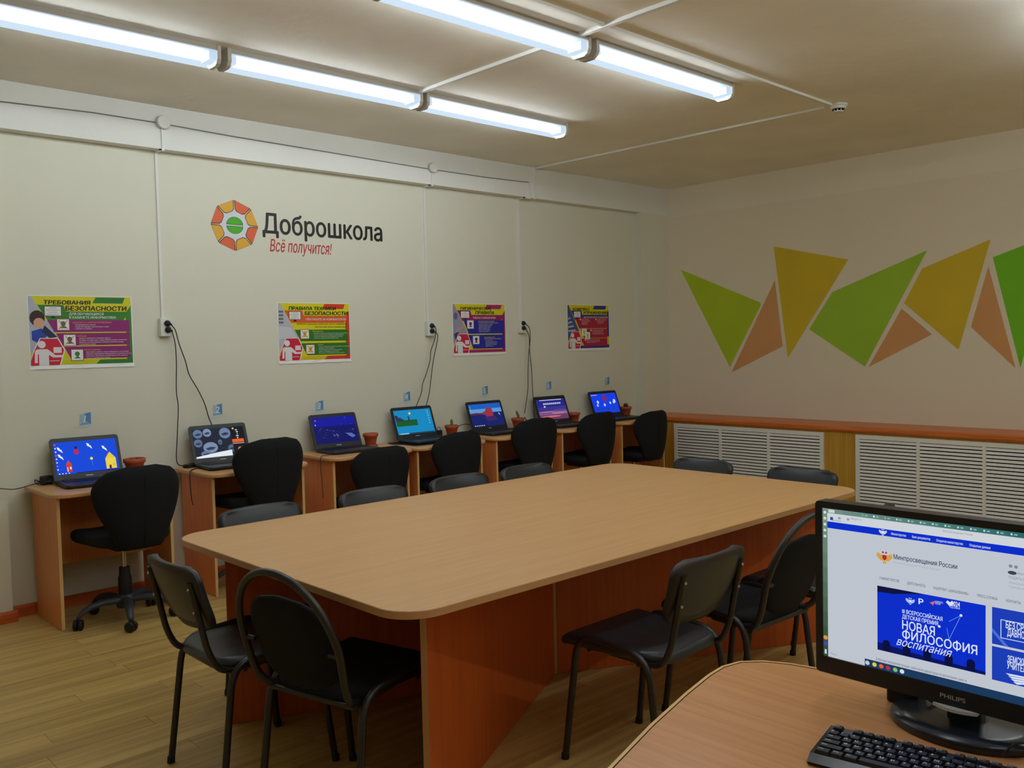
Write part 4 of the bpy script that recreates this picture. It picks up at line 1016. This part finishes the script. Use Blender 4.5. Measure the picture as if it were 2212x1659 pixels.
def closed_band(P, d0, d1, z0, z1, name, m):
    A, B = inset(P, d0), inset(P, d1); n = len(A); mb = MB()
    mb.loops([[(x, y, z0) for x, y in A], [(x, y, z1) for x, y in A], [(x, y, z1) for x, y in B], [(x, y, z0) for x, y in B]], False, True, 0, False)
    return mb.build(name, m, r)
s_ = 1 if sum((pl_[i][0]*pl_[(i+1) % len(pl_)][1]-pl_[(i+1) % len(pl_)][0]*pl_[i][1]) for i in range(len(pl_))) > 0 else -1
closed_band(pl_, -.0015*s_, .0055*s_, ZD-.027, ZD+.0012, 'edge_trim', M_LEDGE)
closed_band(pl_, .0055*s_, .0072*s_, ZD-.001, ZD+.0003, 'trim_groove', M_DARKGAP)
for x, y0, y1 in ((1.10, -5.9, -4.75), (1.70, -5.9, -4.75)): pass
MB().box((-.27, .53, .002), (.30, .548, ZD-.026)).build('side_panel', M_SIDE, r)
MB().box((-.27, -.70, .002), (.30, -.682, ZD-.026)).build('side_panel', M_SIDE, r)
MB().box((.28, -.682, .25), (.298, .53, ZD-.026)).build('front_panel', M_SIDE, r)
r2 = thing('side_table', 'ochre-topped table pushed against the back of the computer desk', 'table', (2.1, -5.3, 0))
MB().prism([(-.297+.006, .612), (-.297+.006, -.65), (.30, -.65), (.30, .60)][::-1], ZD-.026, ZD, 0, .0).build('tabletop', M_PANELY, r2)
for x in (-.27, .27):
    for y in (-.6, .55): MB().box((x-.02, y-.02, .002), (x+.02, y+.02, ZD-.026)).build('leg', M_SIDE, r2)

# ---- monitor
MX, MY, MZ0, MH, MW = 1.655, -5.037, .808, .360, .562
mon = thing('computer_monitor', 'large black computer monitor showing a white and blue web page', 'monitor', (MX, MY, ZD+.0012), -PI/2)
zz = MZ0-ZD-.0012
SWd, SHt = .531, .312; sx0 = -SWd/2; sz0 = zz+.034
bz = MB(); OUT = rrect(-MW/2, zz, MW/2, zz+MH, .008, 3); INN = rrect(sx0, sz0, sx0+SWd, sz0+SHt, .001, 3)
bz.loops([[(x, .030, z) for x, z in OUT], [(x, 0, z) for x, z in OUT], [(x, -.004, z) for x, z in [(a*.995, b) for a, b in OUT]], [(x, -.003, z) for x, z in INN], [(x, .002, z) for x, z in INN], [(x, .002, z) for x, z in INN]], False, False, 0, False)
bz.add([(x, .030, z) for x, z in OUT], [tuple(range(len(OUT)))], 0)
bz.build('bezel', M_MONB, mon)
bk = MB().prism(rrect(-.2, zz+.05, .2, zz+.3, .03, 4), 0, .03, 0, .01); o = bk.build('rear_housing', M_MONB, mon); o.rotation_euler[0] = PI/2; o.location = (0, .06, 0)
MB().prism(rrect(-.032, .035, .032, .066, .006, 3), .012, zz+.1, 0, 0).build('stand_neck', M_GLOSSB, mon)
fo = MB(); n = 40
def ell(f, z, dz=0): return [(f*.137*math.cos(2*PI*q/n), .045+f*.105*math.sin(2*PI*q/n), z) for q in range(n)]
fo.loops([ell(.985, 0), ell(1, .004), ell(1, .012), ell(.985, .016), ell(.7, .019), ell(.3, .024)], True, False, 0, True); fo.build('stand_base', M_GLOSSB, mon)
cc = MB(); cc.loops([[(x, -.006-.012*math.cos(x/.04*PI/2), z) for x in [-.04+.08*i/8 for i in range(9)]]+[(x, .006, z) for x in (.04, -.04)] for z in (zz-.006, zz)], True, False, 0, False); cc.build('chin_badge', M_MARK, mon)
a = art(mon, .046, .0085, [[('t', (196, 198, 200), 'PHILIPS', 0, 1, 1.0, {'wd': 1.0, 'b': .01})]], tname='maker_name', y0=-.0045)[0]; a.location = (-.004, 0, zz+.013)
# screen content: zoomed photo coordinates -> sheet coordinates
def muv(x, y):
    p = bp(1740+x/4.254, 1060+y/4.254, 'x', MX-.0)
    u = (MY+SWd/2-p.y)/SWd
    return (u, ((ZD+.0012+sz0+SHt)-p.z)/SHt-DR*u)
DR = 0.0; _a, _b = muv(205, 310), muv(2008, 515); DR = (_b[1]-_a[1])/(_b[0]-_a[0])
def rct(c, a, b, k=None):
    (u0, v0), (u1, v1) = muv(*a), muv(*b); return ('r', c, max(0, u0), max(0, v0), min(1, u1), min(1, v1))
def tx_(c, s, pa, pb, cap, **o):
    (u0, v0), (u1, v1) = muv(*pa), muv(*pb); o["wd"] = u1-u0; return ('t', c, s, u0, (v0+v1)/2, cap, o)
PG = (190, 196, 206); BL = (4, 44, 200); TXT = (24, 30, 70); GY = (110, 116, 128); WHT = (216, 226, 244)
u_pg, v_pg = muv(205, 200); _, v_tb = muv(205, 203)
S0 = [('r', PG, 0, 0, 1, 1)]
u_s = muv(203, 800)[0]
S1 = []
for i in range(10):
    t = i/9; S1.append(('r', (int(118-70*t), int(146-70*t), int(128-76*t)), 0, i/10, u_s, (i+1)/10+.001))
v0 = muv(205, 203)[1]
for i in range(12):
    t = i/11; S1.append(('r', (int(112-96*t), int(140-48*t), int(132-36*t)), i/12, 0, (i+1)/12+.001, v0))
v1 = muv(205, 280)[1]; v2 = muv(205, 340)[1]
S1 += [('r', (204, 210, 216), u_s, v0, 1, v1), ('r', BL, u_s, v1, 1, v2)]
S2 = [('c', (210, 218, 214), u_s*.5, .03+.04*i, .006, .010, 8) for i in range(5)]
S2 += [('c', (214, 150, 60), u_s*.5, .875, .009, .015, 10), ('c', (70, 70, 170), u_s*.5, .915, .009, .015, 10), ('r', (200, 214, 230), u_s*.3, .955, u_s*.7, .985)]
S2 += [('r', (206, 214, 210), u_s+.005, .008, u_s+.03, v0-.004)]
cols = [(90, 190, 140), (230, 235, 235), (214, 150, 60), (200, 210, 205)]
for i in range(20): S2 += [('r', cols[i] if i < 4 else (190, 210, 206), .16+.043*i, v0*.35, .166+.043*i, v0*.7), ('r', (150, 180, 176), .171+.043*i, v0*.42, .181+.043*i, v0*.66)]
S2 += [('r', (40, 70, 150), u_s+.012, v1-.032, u_s+.024, v1-.012), tx_((120, 126, 134), 'Моя школа', (245, 275), (325, 283), .014), ('c', (150, 156, 162), u_s+.05, v0+.025, .006, .009, 8), ('c', (150, 156, 162), u_s+.085, v0+.025, .006, .009, 8), tx_((130, 136, 142), 'edu.gov.ru', (412, 258), (512, 264), .016), tx_((140, 144, 150), 'Минпросвещения России', (1262, 350), (1535, 378), .016)]
for s, a, b in (('Министерство', (788, 388), (925, 403)), ('Банк документов', (980, 410), (1147, 430)), ('Открытое министерство', (1203, 440), (1448, 464)), ('Открытые данные', (1507, 475), (1700, 495))): S2.append(tx_((206, 216, 236), s, a, b, .0155, b=.01))
def crest(cu, cv, s, w1, w2, lay):
    for sg in (-1, 1):
        lay.append(('p', w1, [(cu+sg*.006*s, cv-.01*s), (cu+sg*.028*s, cv-.028*s), (cu+sg*.03*s, cv-.002*s), (cu+sg*.016*s, cv+.022*s), (cu+sg*.005*s, cv+.026*s)]))
        lay.append(('c', w2, cu+sg*.006*s, cv-.03*s, .004*s, .007*s, 8))
    lay += [('p', w2, [(cu-.008*s, cv-.014*s), (cu+.008*s, cv-.014*s), (cu+.008*s, cv+.008*s), (cu, cv+.024*s), (cu-.008*s, cv+.008*s)]), ('c', w1, cu, cv+.034*s, .008*s, .008*s, 8)]
cu, cv = muv(711, 366); crest(cu, cv, .5, (200, 208, 220), (220, 226, 235), S2)
cu, cv = muv(726, 596); crest(cu, cv, 1.0, (206, 160, 70), (180, 40, 40), S2)
S2 += [tx_(TXT, 'Минпросвещения России', (810, 608), (1395, 688), .0305, b=.012), tx_((160, 164, 174), 'Министерство просвещения Российской Федерации', (810, 648), (1228, 703), .011)]
for s, a, b in (('О МИНИСТЕРСТВЕ', (680, 798), (863, 824)), ('ДЕЯТЕЛЬНОСТЬ', (935, 838), (1103, 862)), ('НАЦПРОЕКТ «ОБРАЗОВАНИЕ»', (1175, 878), (1497, 922)), ('ПРЕСС-СЛУЖБА', (1578, 938), (1765, 962)), ('КОНТАКТЫ', (1845, 976), (1978, 996))): S2.append(tx_((66, 70, 84), s, a, b, .0165, b=.005))
S2 += [('c', (130, 134, 144), *muv(1885, 646), .006, .010, 10), ('c', (130, 134, 144), *muv(1935, 654), .006, .010, 10), ('c', (60, 64, 76), *muv(1900, 708), .014, .011, 14)]
eu, ev = muv(1900, 708)
S2 += [tx_((120, 124, 134), 'ПОДАТЬ ОБРАЩЕНИЕ', (1870, 757), (2180, 806), .016), tx_((150, 154, 164), 'Электронная приёмная', (1870, 802), (2170, 850), .013), tx_((150, 154, 164), 'Горячая линия', (1870, 842), (2060, 872), .013), tx_((120, 124, 134), 'Версия для слабовидящих', (1950, 716), (2250, 764), .013)]
(bu0, bv0), (bu1, bv1) = muv(660, 857), muv(1655, 1655)
S2 += [('r', BL, bu0, bv0, bu1, bv1)]
(ru0, rv0), (_, rv1) = muv(1715, 1025), muv(1710, 1362)
(_, rv2), (_, rv3) = muv(1708, 1383), muv(1704, 1690)
S2 += [('r', (24, 60, 180), ru0, rv0, 1, rv1), ('r', (24, 60, 180), ru0, rv2, 1, rv3)]
(tu, tv) = muv(545, 1530)
S2 += [('r', (24, 56, 92), tu, tv, 1, 1.0)]
S2 += [tx_((70, 74, 88), 'В Москве определили лучших советников директоров по воспитанию школ и', (650, 1528), (1480, 1738), .0165)]
S3 = [('p', (8, 16, 60), [(bu0, bv0), (bu1*.45+bu0*.55, bv0), (bu0+.06, bv0+.035), (bu0, bv0+.04)])]
dv = bv1-bv0
S3 += [('p', (6, 18, 96), [(bu0, bv1), (bu1, bv1), (bu1, bv1-.02), (bu0+.15, bv1-.03), (bu0, bv1-.05)])]
for i in range(5): uu = bu0+.02+i*(bu1-bu0)/5.1; S3 += [('r', (5, 12, 60), uu, bv1-.055, uu+.028, bv1-.005), ('c', (5, 12, 60), uu+.014, bv1-.055, .014, .02, 10)]
S3 += [tx_(WHT, 'III ВСЕРОССИЙСКАЯ', (890, 1120), (1260, 1150), .025, b=.012), tx_(WHT, 'ДЕТСКАЯ ПРЕМИЯ', (890, 1165), (1220, 1196), .025, b=.012), tx_(WHT, 'НОВАЯ', (890, 1260), (1190, 1292), .056, b=.012), tx_(WHT, 'ФИЛОСОФИЯ', (890, 1350), (1580, 1455), .056, b=.012), tx_(WHT, 'воспитания', (835, 1405), (1350, 1490), .052, sh=.45)]
cu, cv = muv(963, 992); crest(cu, cv, .55, (170, 190, 240), (200, 214, 244), S3)
S3 += [tx_(WHT, 'Р', (1040, 1015), (1085, 1022), .034, b=.03), ('p', (224, 110, 70), [muv(1140, 1003), muv(1190, 985), muv(1172, 1028), muv(1160, 1012)]), tx_(WHT, 'НАЦПРОЕКТЫ', (1192, 1000), (1264, 1006), .011), tx_(WHT, 'РОССИИ', (1192, 1016), (1240, 1020), .011), tx_(WHT, '2024', (1340, 1022), (1420, 1036), .030, b=.025), tx_(WHT, 'ГОД СЕМЬИ', (1325, 1045), (1420, 1054), .012)]
hu, hv = muv(1328, 1005); S3 += [('p', WHT, [(hu, hv+.018), (hu-.014, hv-.004), (hu-.008, hv-.016), (hu, hv-.008), (hu+.008, hv-.016), (hu+.014, hv-.004)])]
S3 += [('l', (130, 170, 240), muv(1430, 1112), muv(1320, 1335), .0007), ('l', (130, 170, 240), muv(1430, 1112), muv(1320, 1170), .0006), ('l', (130, 170, 240), muv(1320, 1335), muv(1300, 1230), .0006), ('c', WHT, *muv(1430, 1112), .005, .008, 8), ('c', WHT, *muv(1230, 1218), .005, .008, 8)]
S3 += [tx_(WHT, 'БЕЗ СРОКА', (1842, 1215), (2110, 1262), .042, b=.02), tx_(WHT, 'ДАВНОСТИ', (1855, 1285), (2110, 1330), .042, b=.02)]
a1, b1 = muv(1797, 1140); a2, b2 = muv(1815, 1310)
S3 += [('l', WHT, (a1, b1), (1, b1), .0012), ('l', WHT, (a1, b1), (a1, b2), .0012), ('l', WHT, (a1, b2), (1, b2), .0012)]
S3 += [tx_(WHT, 'ЗЕМСКИЙ', (1855, 1535), (2060, 1560), .04, b=.02, sh=.1), tx_(WHT, 'УЧИТЕЛЬ', (1855, 1590), (2060, 1625), .04, b=.02, sh=.1)]
hu, hv = muv(1840, 1630)
S3 += [('p', WHT, [(hu+.008*i, hv+.014*i), (hu+.06, hv-.004+.012*i), (hu+.11, hv+.012+.012*i), (hu+.06, hv+.006+.012*i), (hu+.012+.008*i, hv+.010+.014*i)]) for i in range(4)]
S3 += [('p', (70, 110, 214), [muv(1715, 1215), muv(1870, 1390), muv(1830, 1385), muv(1715, 1250)])]
for i, (xx, c) in enumerate(((570, (190, 200, 214)), (635, (220, 200, 70)), (697, (226, 90, 60)), (760, (190, 40, 70)), (826, (120, 190, 110)), (888, (214, 220, 226)))): uu, _ = muv(xx, 1575); S3 += [('c', c, uu, (tv+1)/2, .0085, .014, 12)]
S3 += [tx_((110, 130, 150), 'Поиск', (235, 1500), (290, 1510), .013)]
for c_ in art(mon, SWd, SHt, [S0, S1, S2, S3], 'screen', emit=1.0, y0=.0012, step=.0005): c_.location = (0, 0, sz0)
# black box under the monitor, cables
p = bp(1952, 1518, 'z', ZD)
tag(MB().prism(rrect(-.026, -.032, .026, .032, .006, 3), 0, .056, 0, .003).build('desk_speaker', M_RUBBER, None, (p.x+.012, p.y, ZD+.0012), .1), 'small black speaker box standing under the left side of the monitor', 'speaker')
cable([Vector((1.72, -4.955, ZD+.035)), Vector((1.74, -4.985, ZD+.018)), Vector((1.765, -5.03, ZD+.008)), Vector((1.775, -5.10, ZD+.006)), Vector((1.77, -5.22, ZD+.006))], 'black monitor cable drooping behind the stand', .0045)
# ---- keyboard
ka = math.atan2(-.985, .17)
kb = thing('keyboard', 'black computer keyboard with white legends lying before the monitor', 'keyboard', (1.507, -4.868, ZD+.0012), ka)
KL, KD = .445, .150
pr = [(0, .016), (-.012, .021), (-KD+.018, .016), (-KD, .006), (-KD+.004, 0), (0, 0)]
MB().loops([[(x, y, z) for y, z in pr] for x in (0, KL)][::-1], True, False, 0, False).build('case', M_GLOSSB, kb)
km = {}
lay = [(0.006, 'f'), (.030, '1'), (.049, 'q'), (.068, 'a'), (.087, 'z'), (.106, 's')]
LEG = MB()
def kkey(x, y, wd, ch):
    ky = round(wd, 4)
    if ky not in km:
        m = MB(); h = .017; i_ = .002
        m.loops([[(a, b, 0) for a, b in ((0, 0), (wd, 0), (wd, -h), (0, -h))], [(a, b, .006) for a, b in ((i_, -i_), (wd-i_, -i_), (wd-i_, -h+i_*.6), (i_, -h+i_*.6))]][::1], True, False, 0, False)
        km[ky] = m.mesh('key', plain('key_black', (26, 28, 31), .45))
    zt = .0175+.004*(1-y/.12)
    o = bpy.data.objects.new('key', km[ky]); COL.objects.link(o); o.parent = kb; o.location = (x, -.010-y, zt-.001)
    if ch:
        V, F = text2d(ch, .0085 if len(ch) < 2 else .0055, .02)
        LEG.add([(x+.0035+a, -.010-y-.0085+b, zt+.0053+dd) for a, b, dd in V], F)
U = .019
def row(y, ks, x=0.008):
    for k_ in ks:
        if isinstance(k_, tuple): ch, n_ = k_
        else: ch, n_ = k_, 1
        if ch is None: x += n_*U; continue
        kkey(x, y, n_*U-.0012, ch); x += n_*U
row(.004, ['Esc', (None, .9), 'F1', 'F2', 'F3', 'F4', (None, .5), 'F5', 'F6', 'F7', 'F8', (None, .5), 'F9', 'F10', 'F11', 'F12', (None, .2), 'Prt', 'Scr', 'Brk'])
row(.029, list('Ё1234567890-=')+[('Bksp', 2), (None, .3), 'Ins', 'Hom', 'PgU', (None, .2), 'Num', '/', '*', '-'])
row(.048, [('Tab', 1.5)]+list('ЙЦУКЕНГШЩЗХЪ')+[('\\', 1.5), (None, .3), 'Del', 'End', 'PgD', (None, .2), '7', '8', '9', '+'])
row(.067, [('Caps', 1.75)]+list('ФЫВАПРОЛДЖЭ')+[('Enter', 2.25), (None, 3.5), '4', '5', '6'])
row(.086, [('Shift', 2.25)]+list('ЯЧСМИТЬБЮ.')+[('Shift', 2.75), (None, 1.3), '^', (None, 1.2), '1', '2', '3', 'Ent'])
row(.105, [('Ctrl', 1.4), ('Win', 1.2), ('Alt', 1.3), ('', 6), ('Alt', 1.3), ('Win', 1.2), ('Ctrl', 1.4), (None, 1.2), '<', 'v', '>', (None, .2), ('0', 2), '.'])
tag(LEG.build('key_legends', plain('legend_white', (225, 228, 230), .5), kb), kind='stuff')
p = bp(2142, 1650, 'z', ZD+.03)
cable([Vector((1.60, -5.135, ZD+.012)), Vector((1.615, -5.15, ZD+.035)), Vector((1.65, -5.165, ZD+.03)), Vector((1.70, -5.19, ZD+.03)), Vector((1.79, -5.23, ZD+.006))], 'thin black keyboard cable arching over the edge of the monitor foot', .002)
